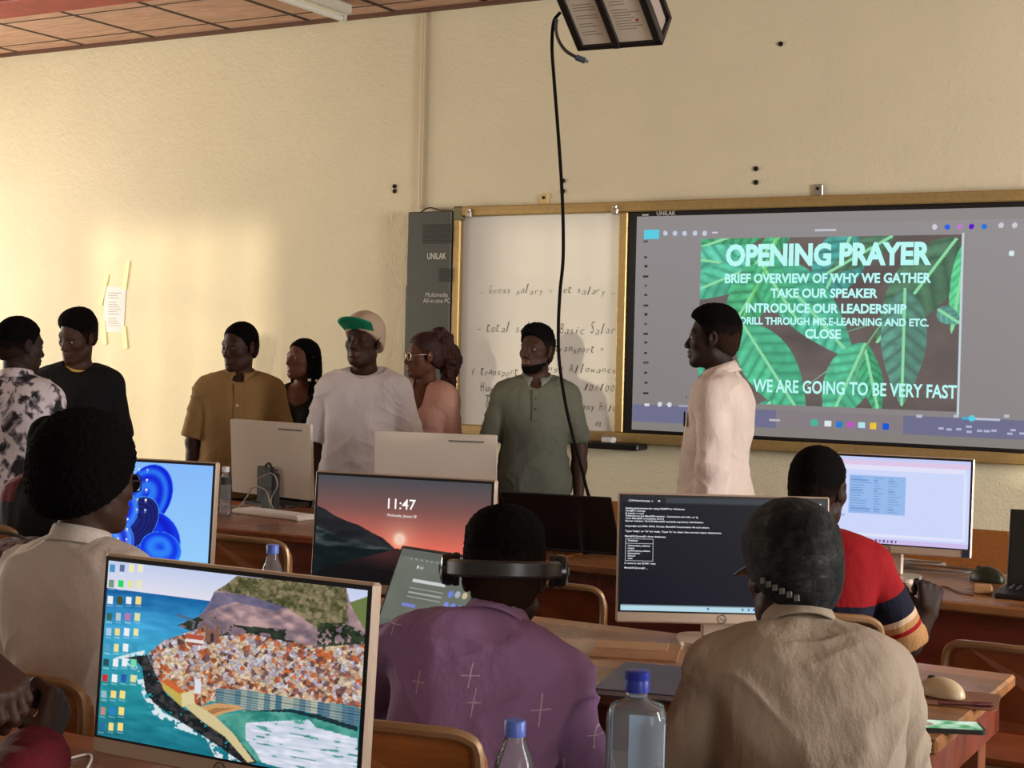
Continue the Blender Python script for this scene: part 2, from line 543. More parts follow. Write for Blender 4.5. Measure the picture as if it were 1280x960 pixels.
def head_prims(O, R, s=1.0, fem=False, jaw=1.0):
    """skull, face, ears; origin between the ears, +y forward"""
    T = lambda x, y, z: O + R @ (np.array([x, y, z]) * s)
    j = (0.92 if fem else 1.0) * jaw
    P = [prim_el(T(0, -.014, .044), np.array([.073, .094, .081]) * s, R, 0.02),
         prim_el(T(0, .034, -.012), np.array([.062, .060, .078]) * s, R, 0.03),
         prim_el(T(0, .036, -.066), np.array([.05 * j, .05, .044]) * s, R, 0.03),
         prim_rc(T(-.052 * j, .0, -.058), T(-.016, .07, -.096), .018 * s, .015 * s, 0.03),
         prim_rc(T(.052 * j, .0, -.058), T(.016, .07, -.096), .018 * s, .015 * s, 0.03),
         prim_el(T(0, .076, -.094), np.array([.02, .016, .017]) * s, R, 0.016),
         prim_rc(T(-.034, .074, .026), T(.034, .074, .026), .014 * s, .014 * s, 0.014),
         prim_el(T(-.043, .054, -.016), np.array([.02, .026, .02]) * s, R, 0.02),
         prim_el(T(.043, .054, -.016), np.array([.02, .026, .02]) * s, R, 0.02)]
    for sx in (-1, 1):
        P.append(prim_el(T(.031 * sx, .100, .004), np.array([.019, .016, .012]) * s, R, 0.012, 's'))
        P.append(prim_el(T(.031 * sx, .076, .004), np.array([.0165, .013, .011]) * s, R, 0.004))
    P += [prim_rc(T(0, .086, .014), T(0, .106, -.028), .0075 * s, .0125 * s, 0.010),
          prim_el(T(-.0135, .098, -.033), np.array([.0095, .011, .008]) * s, R, 0.006),
          prim_el(T(.0135, .098, -.033), np.array([.0095, .011, .008]) * s, R, 0.006),
          prim_el(T(0, .084, -.060), np.array([.027, .016, .018]) * s, R, 0.012),
          prim_el(T(0, .095, -.0555), np.array([.022, .010, .0075]) * s, R, 0.005),
          prim_el(T(0, .094, -.0700), np.array([.019, .010, .0085]) * s, R, 0.005),
          prim_rc(T(-.022, .104, -.0625), T(.022, .104, -.0625), .0022 * s, .0022 * s, 0.004, 's')]
    for sx in (-1, 1):
        Re = R @ Ry(0.18 * sx) @ Rz(-0.35 * sx)
        P += [prim_el(T(.077 * sx, -.006, .002), np.array([.010, .019, .031]) * s, Re, 0.006),
              prim_el(T(.086 * sx, -.002, .006), np.array([.007, .010, .016]) * s, Re, 0.005, 's'),
              prim_el(T(.074 * sx, .004, -.022), np.array([.008, .009, .010]) * s, Re, 0.006)]
    return P

def hair_mesh(O, R, s, style, seed=0):
    T = lambda x, y, z: O + R @ (np.array([x, y, z]) * s)
    D = lambda x, y, z: R @ np.array([x, y, z])
    t = dict(short=.008, crop=.005, fade=.004, afro=.045, scalp=.010, puff=.012, wave=.004)[style]
    P = [prim_el(T(0, -.014, .044), (np.array([.073, .094, .081]) + t) * s, R, 0.02), prim_el(T(0, -.040, -.014), (np.array([.064, .064, .066]) + t * .7) * s, R, 0.03)]
    amp, sc, res = 0.0016, 170, 0.0045
    if style == 'afro':
        P = [prim_el(T(0, -.030, .058), np.array([.122, .120, .116]) * s, R, 0.03), prim_el(T(0, -.062, -.014), np.array([.106, .080, .076]) * s, R, 0.05)]
        amp, sc = 0.0034, 170
    if style == 'fade':
        P += [prim_el(T(0, -.012, .052), np.array([.078, .099, .083]) * s, R, 0.02), prim_el(T(0, .002, .096), np.array([.072, .086, .046]) * s, R, 0.03)]
        amp, sc = 0.0025, 170
    if style == 'wave':
        P += [prim_el(T(0, -.012, .052), np.array([.079, .100, .085]) * s, R, 0.02), prim_el(T(0, .012, .10), np.array([.070, .082, .044]) * s, R, 0.03)]
        amp, sc = 0.0045, 100
    P.append(prim_el(T(0, .130, .006), np.array([.150, .111, .085]) * s, R, 0.006, 's'))        # rounded hairline over the face
    P.append(prim_pl(T(0, .03, -.012), D(0, .49, -.87), 0.008))                                 # nape line
    if style != 'afro':
        for sx in (-1, 1): P.append(prim_el(T(.088 * sx, .0, -.004), np.array([.022, .024, .034]) * s, R, 0.006, 's'))   # round the ears
    V, Q = sdf_mesh(P, res)
    N = vnormals(V, Q)
    V = V + N * (vnoise(V, sc) * amp + vnoise(V + 3, sc * 2.3) * amp * 0.7)[:, None]
    return V, Q

TORSO = dict(
    pelvis=((0, 0, .00), (.150, .108, .125)), waist=((0, .002, .14), (.130, .094, .15)),
    belly=((0, .02, .10), (.115, .095, .12)), chest=((0, .004, .315), (.158, .106, .175)))

class Pose: pass
POSES = []

def make_pose(sit=False, lean=0.0, head=(0, 0, 0), armL=None, armR=None, w=1.0, pz=None, spread=0.0, girth=1.0, s=1.0, turn=0.0, headfwd=0.0, neck=0.0, shrug=0.0, hs=1.0, tl=1.0):
    """joint positions in the person's own frame: +y forward, +x the person's right"""
    q = Pose(); q.sit = sit; q.w = w; q.g = girth; q.hs = hs
    q.pel = np.array([0, 0, pz if pz else (.615 if sit else .93)]); q.Rt = Rx(-lean) @ Rz(turn)
    q.T = lambda x, y, z: q.pel + q.Rt @ np.array([x, y, z * tl if z > 0 else z])
    q.neck = q.T(0, -.015, .475)
    q.O = q.T(0, -.012, .50) + Rx(-lean * 0.55) @ np.array([0, .022 + headfwd, .140 + neck])
    yw, pt, rl = head
    q.Rh = Rz(yw) @ Rx(pt) @ Ry(rl)
    q.sh = {}; q.el = {}; q.wr = {}; q.ud = {}; q.fd = {}
    for sd, sx, arm in (('L', -1, armL), ('R', 1, armR)):
        e, f = arm if arm else ((.16 * sx, -.06, -1), (.06 * sx, .25, -1))
        q.sh[sd] = q.T(.162 * sx * w, -.008, .412 + shrug)
        q.ud[sd], q.fd[sd] = nrm(e), nrm(f)
        q.el[sd] = q.sh[sd] + q.ud[sd] * .285; q.wr[sd] = q.el[sd] + q.fd[sd] * .25
    q.hip = {sd: q.pel + np.array([.088 * sx, 0, -.04]) for sd, sx in (('L', -1), ('R', 1))}
    if sit:
        q.kn = {sd: np.array([(.10 + spread) * sx, .42, q.pel[2] - .075]) for sd, sx in (('L', -1), ('R', 1))}
        q.an = {sd: np.array([(.11 + spread) * sx, .40, .09]) for sd, sx in (('L', -1), ('R', 1))}
    else:
        q.kn = {sd: np.array([.10 * sx, .015, .50]) for sd, sx in (('L', -1), ('R', 1))}
        q.an = {sd: np.array([.105 * sx, -.02, .09]) for sd, sx in (('L', -1), ('R', 1))}
    return q

def torso_prims(q, grow=0.0, k=0.06, loose=0.0, fem=False):
    w, g = q.w, q.g; P = []
    for nm in ('pelvis', 'waist', 'belly', 'chest'):
        c, r = TORSO[nm]; r = np.array(r) * np.array([w * (g if nm != 'chest' else 1 + .4 * (g - 1)), g, 1])
        if fem and nm == 'waist': r = r * np.array([.9, .92, 1])
        e = grow + (loose if nm in ('waist', 'belly') else loose * .5 if nm == 'pelvis' else 0)
        P.append(prim_el(q.T(*c), r + e, q.Rt, k))
    P.append(prim_rc(q.T(-.110 * w, -.008, .405), q.T(.110 * w, -.008, .405), .060 + grow, .060 + grow, k))
    for sx in (-1, 1):
        P.append(prim_rc(q.T(.025 * sx, -.022, .474), q.T(.135 * sx * w, -.012, .418), .042 + grow * .6, .046 + grow, k * .8))
        P.append(prim_el(q.T(.075 * sx * w, -.07, .33), np.array([.075, .042, .11]) + grow, q.Rt, k))
        if fem: P.append(prim_el(q.T(.068 * sx, .088, .30), np.array([.058, .05, .055]) + grow * .6, q.Rt, .03))
    return P

def person(name, label, u, vtop, depth, heading, face, pose, skin='dark', hair='short', stand=True, fine=0.004, hands=None, group=None, fem=False, jaw=1.0, ht=None, res=0.0085, clothes=()):
    """u,vtop,depth: where the crown of the head stands in the photo; heading = world angle of the body's front (0 = towards the wall)"""
    kw = dict(pose); hd = kw.pop('head', (0, 0)); 
    yaw = face - heading
    yaw = (yaw + PI) % (2 * PI) - PI
    q = make_pose(head=(yaw, hd[0], hd[1]), **kw)
    t = dict(short=.010, crop=.006, fade=.022, afro=.055, scalp=.010, puff=.012, wave=.02, none=0.0)[hair]
    crown = q.O + q.Rh @ (np.array([0, -.012, .125 + t * .8]) * q.hs)
    tgt = at_d(u, vtop, depth)
    if stand:
        S = tgt[2] / crown[2]
    else:
        S = ht / 1.70
        for it in range(4):
            kw['pz'] = .46 / S + .14
            best = None
            for k in range(-30, 31):
                kw2 = dict(kw); kw2['lean'] = max(0.02, kw.get('lean', 0) + k * .008)
                q2 = make_pose(head=(yaw, hd[0], hd[1]), **kw2); c2 = q2.O + q2.Rh @ (np.array([0, -.012, .125 + t * .8]) * q2.hs)
                e = abs(c2[2] * S - tgt[2]) + .12 * abs(k * .008)
                if best is None or e < best[0]: best = (e, q2, c2)
            q, crown = best[1], best[2]
            err = tgt[2] - crown[2] * S
            if abs(err) < .004: break
            S = S + err / (crown[2] - q.pel[2] + .14)
    hc = q.O + q.Rh @ np.array([0, 0, .03])
    Rw = Rz(heading)
    loc = tgt[:2] - (Rw @ (hc * S))[:2]
    root = thing(name, label, 'person', (loc[0], loc[1], 0), heading, group)
    q.S = S; q.root = root; POSES.append((label, q))
    # skin
    NAILS.clear()
    P = torso_prims(q)
    P.append(prim_rc(q.neck, q.O + q.Rh @ np.array([0, -.018, -.05]), .060 if not fem else .050, .054 if not fem else .045, .03))
    for sd, sx in (('L', -1), ('R', 1)):
        th = .92 if fem else 1.0
        P.append(prim_el(q.sh[sd], np.array([.056, .058, .06]) * th, None, .04))
        P.append(prim_rc(q.sh[sd], q.el[sd], .050 * th, .040 * th, .02))
        P.append(prim_rc(q.el[sd], q.el[sd] + q.fd[sd] * .09, .040 * th, .040 * th, .02))
        P.append(prim_rc(q.el[sd] + q.fd[sd] * .08, q.wr[sd], .040 * th, .026 * th, .02))
        hk = dict(d=q.fd[sd], n=np.array([-sx, .2, 0]), c=np.array([0, 1, 0]), curl=.4)
        if hands and sd in hands: hk.update({a: b for a, b in hands[sd].items() if a != 'fine'})
        P += hand_prims(q.wr[sd] + q.fd[sd] * .005, **hk)
        P += [prim_rc(q.hip[sd], q.kn[sd], .080, .054, .03), prim_rc(q.kn[sd], q.an[sd], .054, .036, .02)]
        P.append(prim_rc(q.an[sd] + np.array([0, -.03, -.04]), q.an[sd] + np.array([.01 * sx, .13, -.055]), .036, .026, .02))
    P += head_prims(q.O, q.Rh, q.hs, fem, jaw)
    fb = [(q.O - .15, q.O + .15, fine)]
    for sd in (hands or {}):
        if hands[sd].get('fine'): fb.append((q.wr[sd] - .2, q.wr[sd] + .2, hands[sd]['fine']))
    V, Q = sdf_mesh(P, res, fb)
    H = (V - q.O) @ q.Rh / q.hs
    fc = H[Q].mean(1)
    lip = ((fc[:, 0] / .0235) ** 2 + ((fc[:, 2] + .0625) / .0135) ** 2 < 1) & (fc[:, 1] > .085)
    mi = lip.astype(int); fw = V[Q].mean(1)
    for c_, r_ in NAILS: mi[((fw - c_) ** 2).sum(1) < r_ * r_] = 2
    me = mesh_np('body', V * S, Q, mats=[SKIN[skin], LIP[skin], NAIL], midx=mi)
    link('body', me, root)
    # eyes
    for sx in (-1, 1):
        c = q.O + q.Rh @ (np.array([.031 * sx, .0775, .004]) * q.hs)
        ev, ef, em = [], [], []
        n1, n2 = 12, 10; r = .0126
        for i in range(n2 + 1):
            a = PI * i / n2
            for j in range(n1):
                b = 2 * PI * j / n1
                ev.append(np.array([r * 1.15 * math.sin(a) * math.cos(b), r * math.cos(a), r * .62 * math.sin(a) * math.sin(b)]))
        for i in range(n2):
            for j in range(n1):
                ef.append((i * n1 + j, i * n1 + (j + 1) % n1, (i + 1) * n1 + (j + 1) % n1, (i + 1) * n1 + j)); em.append(1 if i < 2 else 0)
        ev = (c + (np.array(ev) @ q.Rh.T)) * S
        link('eye', mesh_np('eye', ev, np.array(ef), mats=[EYE_W, EYE_I], midx=em), root)
    if hair != 'none':
        hv, hq = hair_mesh(q.O, q.Rh, q.hs, hair)
        hh = (hv - q.O) @ q.Rh / q.hs; hf = hh[hq].mean(1)
        lev = hf[:, 2] + .012 * vnoise(hf, 60) + .010 * vnoise(hf, 240) - .25 * np.clip(hf[:, 1], 0, 1) * 0
        mi = np.zeros(len(hq), int)
        if hair in ('fade', 'wave', 'crop', 'short'):
            hi_ = .052 if hair in ('fade', 'wave') else .012
            mi[lev < hi_] = 1; mi[lev < hi_ - .030] = 2
        link('hair', mesh_np('hair', hv * S, hq, mats=[HAIR, HAIR_MID, HAIR_LOW], midx=mi), root)
    return root, q

def limb_sleeve(q, sd, frac, r0, r1, k=.03, wrist=False):
    """sleeve prims down the arm; frac<=1 of the upper arm, 1..2 goes into the forearm"""
    P = []; a, e, w = q.sh[sd], q.el[sd], q.wr[sd]; u, f = q.ud[sd], q.fd[sd]
    P.append(prim_el(a + u * .01, np.array([.058, .062, .060]) + (r0 - .06) * .5, None, .03))
    if frac <= 1:
        end = a + u * .285 * frac
        P.append(prim_rc(a, end + u * .06, r0 - .006, r1 + (r1 - r0) * .1, .018, cut=(end, u)))
    else:
        P.append(prim_rc(a, e, r0 - .006, (r0 + r1) / 2, .018))
        end = e + f * .25 * (frac - 1)
        P.append(prim_rc(e, end + f * .05, (r0 + r1) / 2, r1, .03, cut=(end, f)))
    return P

def folds(V, Q, amp, q, seed=0.0):
    """cloth folds: slow drape plus slanting creases"""
    N = vnormals(V, Q)
    W = V + 0.05 * np.stack([vnoise(V + seed, 6), vnoise(V + 5 + seed, 6), vnoise(V + 9 + seed, 6)], 1)
    a = vnoise(W * np.array([1, 1, .3]) + seed, 12) * .9
    cr = 0
    for an, sc, off in ((.8, 13, 2), (-.9, 14, 4), (.25, 10, 7), (1.2, 18, 11)):
        r = 1 - np.abs(vnoise(W @ Ry(an) * np.array([1, .7, .22]) + off + seed, sc))
        m = np.clip(vnoise(V + off * 3 + seed, 7) * 1.6 + .25, 0, 1)
        cr = cr + (r ** 4 - .25) * m
    return V + N * ((a + cr * 1.5) * amp)[:, None]

def shirt(q, mats, sleeve=0.62, r0=.062, r1=.066, hem=-.12, neck_r=.066, neck_drop=.0, grow=.013, loose=.012, res=.007, amp=.0032, name='shirt', fem=False, midx=None, cuts=(), vneck=None, seed=0.0, hemflat=True, extra=(), vattr=None):
    P = torso_prims(q, grow, .07, loose, fem)
    # skirt of the shirt below the waist
    P.append(prim_rc(q.T(-.05, 0, -.02), q.T(.05, 0, -.02), .118 * q.g + grow, .118 * q.g + grow, .06))
    if hem < -.1: P.append(prim_el(q.T(0, 0, -.06), np.array([.158 * q.w * q.g + grow + loose * .5, .118 * q.g + grow, .14]), q.Rt, .06))
    P.append(prim_pl(q.T(0, 0, hem), q.Rt @ np.array([0, 0, -1]), .004))
    for sd in ('L', 'R'):
        f = sleeve[sd] if isinstance(sleeve, dict) else sleeve
        P += limb_sleeve(q, sd, f, r0, r1)
    P += list(extra)
    nd = nrm(q.O + q.Rh @ np.array([0, -.02, -.05]) - q.neck)
    P.append(prim_rc(q.T(0, .010 + neck_drop * .4, .475 - neck_drop), q.neck + nd * .3, neck_r, neck_r * 1.1, .012, 's'))
    P.append(prim_pl(q.neck + nd * .045, nd, .01, lo=q.neck - .2, hi=q.neck + .35))
    if vneck:
        for a, b, ra, rb in vneck: P.append(prim_rc(q.T(*a), q.T(*b), ra, rb, .008, 's'))
    P += list(cuts)
    V, Q = sdf_mesh(P, res)
    V0 = V
    V = folds(V, Q, amp, q, seed)
    mi = midx(V0[Q].mean(1)) if midx else None
    me = mesh_np(name, V * q.S, Q, mats=mats, midx=mi)
    if vattr:
        at = me.attributes.new('Band', 'FLOAT', 'POINT'); at.data.foreach_set('value', vattr(V0).astype(np.float32))
    return link(name, me, q.root)

def trousers(q, m, name='trousers'):
    P = []
    P.append(prim_el(q.T(0, 0, 0), np.array([.150 * q.w * q.g, .108 * q.g, .11]) + .008, q.Rt, .04))
    for sd, sx in (('L', -1), ('R', 1)):
        P.append(prim_rc(q.hip[sd], q.kn[sd], .094, .070, .05))
        P.append(prim_rc(q.kn[sd], q.an[sd] + np.array([0, 0, -.03]), .070, .058, .02))
        P.append(prim_pl(np.array([0, 0, .06]), (0, 0, -1), .0, lo=np.array([-1, -1, -.3]), hi=np.array([1, 1, .2])))
    V, Q = sdf_mesh(P, .012)
    V = folds(V, Q, .003, q)
    o = link(name, mesh_np(name, V * q.S, Q, mats=[m]), q.root)
    for sd, sx in (('L', -1), ('R', 1)):
        a = q.an[sd]; h = np.array([a[0], a[1] - .045, .047]); t = np.array([a[0] + .012 * sx, a[1] + .15, .04])
        P = [prim_rc(h, t, .044, .036, .02), prim_rc(h + np.array([0, .02, .02]), a + np.array([0, .01, -.01]), .044, .048, .03), prim_pl((0, 0, .006), (0, 0, -1))]
        v, f = sdf_mesh(P, .01)
        link('shoe', mesh_np('shoe', v * q.S, f, mats=[SHOE_M]), q.root)

def collar(q, m, r=.063, stand=.034, fall=.036, gap=.30, spread=.019, thick=.003, back=.0, name='collar', open_=0.0, tilt=0.45, dz=0.0, dy=0.0):
    """folded shirt collar round the neck, open at the front"""
    nd = nrm(q.O + q.Rh @ np.array([0, -.02, -.05]) - q.neck)
    f = q.Rt @ np.array([0, 1, 0]); f = nrm(f - nd * (f @ nd)); rt = np.cross(f, nd)
    c = q.neck + nd * (.030 + dz) + f * (.004 + dy)
    n = 40; V = []; Fc = []
    for i in range(n + 1):
        th = gap / 2 + (2 * PI - gap) * i / n       # 0 = front
        fr = math.cos(th)                            # 1 front, -1 back
        rr = r * (1 + .06 * (1 - abs(fr)))
        dirv = f * fr + rt * math.sin(th)
        low = -tilt * r * (fr + 1) * .5
        edge = max(0.0, 1 - abs((i / n if i / n < .5 else 1 - i / n)) / .12)
        o = open_ * max(0, fr)
        for rad_, z in ((rr * .985, low - .006), (rr * .965, low + stand * .6), (rr * .97, low + stand), (rr * 1.02 + .004, low + stand + .002), (rr * 1.05 + .007 + o, low + stand * .6), (rr + spread * .7 + o * 1.2, low + stand - fall * .6), (rr + spread * 1.25 + o * 1.6, low + stand - fall * (1 + .45 * edge) )):
            V.append(c + dirv * rad_ + nd * z)
    k = 7
    for i in range(n):
        for j in range(k - 1):
            Fc.append((i * k + j, (i + 1) * k + j, (i + 1) * k + j + 1, i * k + j + 1))
    o = link(name, mesh_np(name, np.array(V) * q.S, np.array(Fc), mats=[m] if not isinstance(m, list) else m), q.root)
    md = o.modifiers.new('thickness', 'SOLIDIFY'); md.thickness = thick; md.offset = 0
    return o

def neck_ring(q, m, r=.066, drop=.0, thick=.007, name='neckband', dz=0.0):
    nd = nrm(q.O + q.Rh @ np.array([0, -.02, -.05]) - q.neck)
    f = q.Rt @ np.array([0, 1, 0]); f = nrm(f - nd * (f @ nd)); rt = np.cross(f, nd)
    pts = []
    for i in range(36):
        th = 2 * PI * i / 36; fr = math.cos(th)
        pts.append((q.neck + nd * (.040 + dz - (.036 + drop) * (fr + 1) * .5) + f * (.006 + r * fr * (1.08 + drop)) + rt * r * 1.04 * math.sin(th)) * q.S)
    mb = MB().tube(pts, thick, 8, closed=True)
    return mb.build(name, m, q.root, smooth=True)

def hpt(q, x, y, z):
    return (q.O + q.Rh @ (np.array([x, y, z]) * q.hs)) * q.S

def glasses(q, m, lens, w=.026, h=.02):
    g = MB()
    for sx in (-1, 1):
        pts = [hpt(q, .033 * sx + w * math.copysign(abs(math.cos(t)) ** .7, math.cos(t)), .104 - abs(.033 * sx + w * math.cos(t)) * .12, .002 + h * math.copysign(abs(math.sin(t)) ** .7, math.sin(t))) for t in [2 * PI * i / 24 for i in range(24)]]
        g.tube(pts, .0018 * q.S, 6, closed=True)
        g.tube([hpt(q, .058 * sx, .097, .008), hpt(q, .074 * sx, .075, .01), hpt(q, .079 * sx, .0, .012), hpt(q, .079 * sx, -.02, .0)], .0018 * q.S, 6)
    g.tube([hpt(q, -.009, .104, .006), hpt(q, 0, .108, .009), hpt(q, .009, .104, .006)], .0018 * q.S, 6)
    o = g.build('glasses', m, q.root, smooth=True)
    for sx in (-1, 1):
        l = MB()
        ring = [hpt(q, .033 * sx + w * .95 * math.cos(t), .1035 - abs(.033 * sx + w * math.cos(t)) * .12, .002 + h * .95 * math.sin(t)) for t in [2 * PI * i / 20 for i in range(20)]]
        l._add(ring + [p - (q.Rh @ np.array([0, .0015, 0])) for p in ring], [tuple(range(20)), tuple(reversed(range(20, 40)))] + [(i, (i + 1) % 20, 20 + (i + 1) % 20, 20 + i) for i in range(20)])
        l.build('lens', lens, o)
    return o

def button(q, p, n, r, m):
    """small disc button at body-frame point p facing n"""
    n = nrm(n); a = nrm(np.cross(n, [0, 0, 1.0])); b = np.cross(n, a)
    mb = MB(); P = [np.asarray(p) + r * (math.cos(t) * a + math.sin(t) * b) for t in [2 * PI * i / 10 for i in range(10)]]
    mb._add([x * q.S for x in P] + [(x + n * .003) * q.S for x in P], [tuple(range(10)), tuple(range(10, 20))] + [(i, (i + 1) % 10, 10 + (i + 1) % 10, 10 + i) for i in range(10)])
    return mb.build('button', m, q.root)
# ------------------------------------------------------------------ the room
YW, CEIL = 7.4, 3.46
XL, XR, YB = -9.6, 3.4, -2.6

def wall_build(nt, p, co, c):
    big = nt.noise(co, .9, 3); f = nt.noise(co, 3.5, 4)
    nt.link(nt.ramp(nt.math('ADD', nt.math('MULTIPLY', big, .6), nt.math('MULTIPLY', f, .4)), [(0.32, tuple(x * .95 for x in c)), (0.68, tuple(min(1, x * 1.03) for x in c))]), p.inputs['Base Color'])
    n1 = nt.noise(co, 70, 3, .6); n2 = nt.noise(co, 24, 2)
    nt.link(nt.bump(nt.math('ADD', n1, n2), .55, .008), p.inputs['Normal'])
M_WALL = mat('cream stucco', (226, 217, 186), .85, spec=.2, build=wall_build)
def dado_build(nt, p, co, c):
    z = nt.new('ShaderNodeSeparateXYZ'); nt.link(nt.new('ShaderNodeNewGeometry').outputs['Position'], z.inputs[0])
    k = nt.math('GREATER_THAN', z.outputs[2], .70)
    wall_build(nt, p, co, c)
    src = p.inputs['Base Color'].links[0].from_socket
    br = tuple(float(x) for x in s2l((150, 92, 44)))
    nt.link(nt.mix(k, br, src), p.inputs['Base Color'])
M_WALLF = mat('cream stucco with ochre dado', (226, 217, 186), .85, spec=.2, build=dado_build)

def ceil_build(nt, p, co, c):
    g = nt.new('ShaderNodeNewGeometry').outputs['Position']
    s = nt.new('ShaderNodeSeparateXYZ'); nt.link(g, s.inputs[0])
    def groove(v, pitch, off, w):
        f = nt.math('FRACT', nt.math('DIVIDE', nt.math('ADD', v, off + 40 * pitch), pitch))
        return nt.math('LESS_THAN', f, w / pitch)
    gx = groove(s.outputs[0], .62, .10, .042); gy = groove(s.outputs[1], .52, .085, .022)
    k = nt.math('MAXIMUM', gx, gy)
    n = nt.noise(nt.mapping(g, (2, 14, 1)), 3, 5, .6)
    pan = nt.ramp(n, [(.3, tuple(x * .75 for x in c)), (.7, tuple(x * 1.2 for x in c))])
    nt.link(nt.mix(k, pan, tuple(float(x) for x in s2l((44, 22, 16)))), p.inputs['Base Color'])
    nt.link(nt.bump(nt.math('SUBTRACT', 1.0, k), .6, .01), p.inputs['Normal'])
M_CEIL = mat('brown plywood ceiling panels', (186, 148, 124), .7, spec=.3, build=ceil_build)
M_BEAM = mat('red oxide painted timber', (150, 52, 34), .6, var=.2, vscale=8)
def floor_build(nt, p, co, c):
    n = nt.noise(co, 5, 6, .65)
    nt.link(nt.ramp(n, [(.3, tuple(x * .7 for x in c)), (.7, tuple(x * 1.2 for x in c))]), p.inputs['Base Color'])
M_FLOOR = mat('screed floor', (112, 96, 82), .55, build=floor_build)
M_TRIM = mat('dark brown skirting paint', (88, 50, 34), .6)
M_WFRAME = mat('brown window steel', (96, 66, 50), .5)

def struct(name, mb, m, **k):
    o = mb.build(name, m, **k); o['kind'] = 'structure'; return o

def wall_with_holes(name, axis, c0, c1, a0, a1, holes, m, z1=CEIL):
    """axis 'x': wall plane normal to x between c0..c1, running along y a0..a1"""
    mb = MB(); zs = sorted({0.0, z1} | {h[2] for h in holes} | {h[3] for h in holes}); as_ = sorted({a0, a1} | {h[0] for h in holes} | {h[1] for h in holes})
    for p, q in zip(as_[:-1], as_[1:]):
        for r, t in zip(zs[:-1], zs[1:]):
            if any(h[0] <= p and q <= h[1] and h[2] <= r and t <= h[3] for h in holes): continue
            if axis == 'x': mb.box((c0, p, r), (c1, q, t))
            else: mb.box((p, c0, r), (q, c1, t))
    return struct(name, mb, m)

struct('floor', MB().box((XL - .2, YB - .2, -.12), (XR + .2, YW + .2, 0)), M_FLOOR)
struct('ceiling', MB().box((XL - .2, YB - .2, CEIL), (XR + .2, YW + .2, CEIL + .1)), M_CEIL)
struct('wall_front', MB().box((XL, YW, 0), (XR, YW + .2, CEIL)), M_WALLF)
LW = [(3.6, 5.0, .95, 2.75), (5.35, 6.75, .95, 2.75), (.6, 2.2, .95, 2.75)]
wall_with_holes('wall_left', 'x', XL - .2, XL, YB, YW, LW, M_WALL)
RW = [(-1.6, .4, .95, 2.75), (3.7, 5.5, .95, 2.75)]  # unseen openings; the second is placed to brighten the front wall
wall_with_holes('wall_right', 'x', XR, XR + .2, YB, YW, RW, M_WALL)
BW = [(-7.6, -6.0, .95, 2.75), (-4.6, -3.0, .95, 2.75), (-1.45, -.5, 1.5, 2.75), (1.4, 2.6, 0.0, 2.75)]  # unseen; third opening narrowed, sill raised, to aim the sun patch at the whiteboard
wall_with_holes('wall_back', 'y', YB - .2, YB, XL - .2, XR + .2, BW, M_WALL)
struct('baseboard_front', MB().box((XL, YW - .02, 0), (XR, YW, .1)), M_TRIM)
struct('baseboard_left', MB().box((XL, YB, 0), (XL + .02, YW - .02, .1)), M_TRIM)
struct('trim_1', MB().box((XL, 6.10, CEIL - .05), (XR, 6.42, CEIL), .006), M_BEAM)
# skirting bead where ceiling meets the wall
struct('trim_2', MB().box((XL, YW - .03, CEIL - .022), (XR, YW, CEIL)), mat('dark ceiling bead', (96, 62, 42), .7))
wi = 1
def window(axis, c, h):
    global wi
    mb = MB(); a0, a1, z0, z1 = h
    def b(p0, p1, r0, r1):
        if axis == 'x': mb.box((c + .05, p0, r0), (c + .11, p1, r1), .004)
        else: mb.box((p0, c + .05, r0), (p1, c + .11, r1), .004)
    b(a0, a1, z0, z0 + .05); b(a0, a1, z1 - .05, z1); b(a0, a0 + .05, z0, z1); b(a1 - .05, a1, z0, z1)
    for k in range(1, 4): b(a0 + (a1 - a0) * k / 4 - .015, a0 + (a1 - a0) * k / 4 + .015, z0 + .05, z1 - .05)
    b(a0 + .05, a1 - .05, z1 - .55, z1 - .52)
    struct('window_%d' % wi, mb, M_WFRAME); wi += 1
for h in LW: window('x', XL - .2, h)
for h in RW: window('x', XR, h)
for h in BW: window('y', YB - .2, h)

# ------------------------------------------------------------------ daylight
w = bpy.data.worlds.new('daylight'); SC.world = w; w.use_nodes = True
bg = w.node_tree.nodes['Background']; bg.inputs[0].default_value = (.75, .85, 1, 1); bg.inputs[1].default_value = 0.6
def area(name, loc, rot, sx, sy, power, col, spread=180):
    l = bpy.data.lights.new(name, 'AREA'); l.shape = 'RECTANGLE'; l.size = sx; l.size_y = sy; l.energy = power; l.color = col; l.spread = rad(spread)
    o = bpy.data.objects.new(name, l); COL.objects.link(o); o.location = loc; o.rotation_euler = rot
    return o
WARM = (1.0, .92, .80); COOL = (1.0, .98, .96)
for h, pw in zip(LW, (120, 125, 60)):
    area('window_daylight', (XL - .22, (h[0] + h[1]) / 2, (h[2] + h[3]) / 2), (0, -PI / 2, 0), h[3] - h[2], h[1] - h[0], pw, WARM)
for h, pw in zip(RW, (90, 330)):
    area('window_daylight', (XR + .22, (h[0] + h[1]) / 2, (h[2] + h[3]) / 2), (0, PI / 2, 0), h[3] - h[2], h[1] - h[0], pw, COOL)
for h, pw in zip(BW, (180, 230, 130, 90)):
    area('window_daylight', ((h[0] + h[1]) / 2, YB - .22, (h[2] + h[3]) / 2), (PI / 2, 0, PI), h[1] - h[0], h[3] - h[2], pw, (1.0, .95, .88))

sl_ = bpy.data.lights.new('low_sun', 'SUN'); sl_.energy = 1.3; sl_.angle = rad(1.6); sl_.color = (1.0, .86, .62)
so_ = bpy.data.objects.new('low_sun', sl_); COL.objects.link(so_); so_.location = (2, -8, 3)
so_.rotation_euler = Vector((-.285, 1, -.045)).to_track_quat('-Z', 'Y').to_euler()

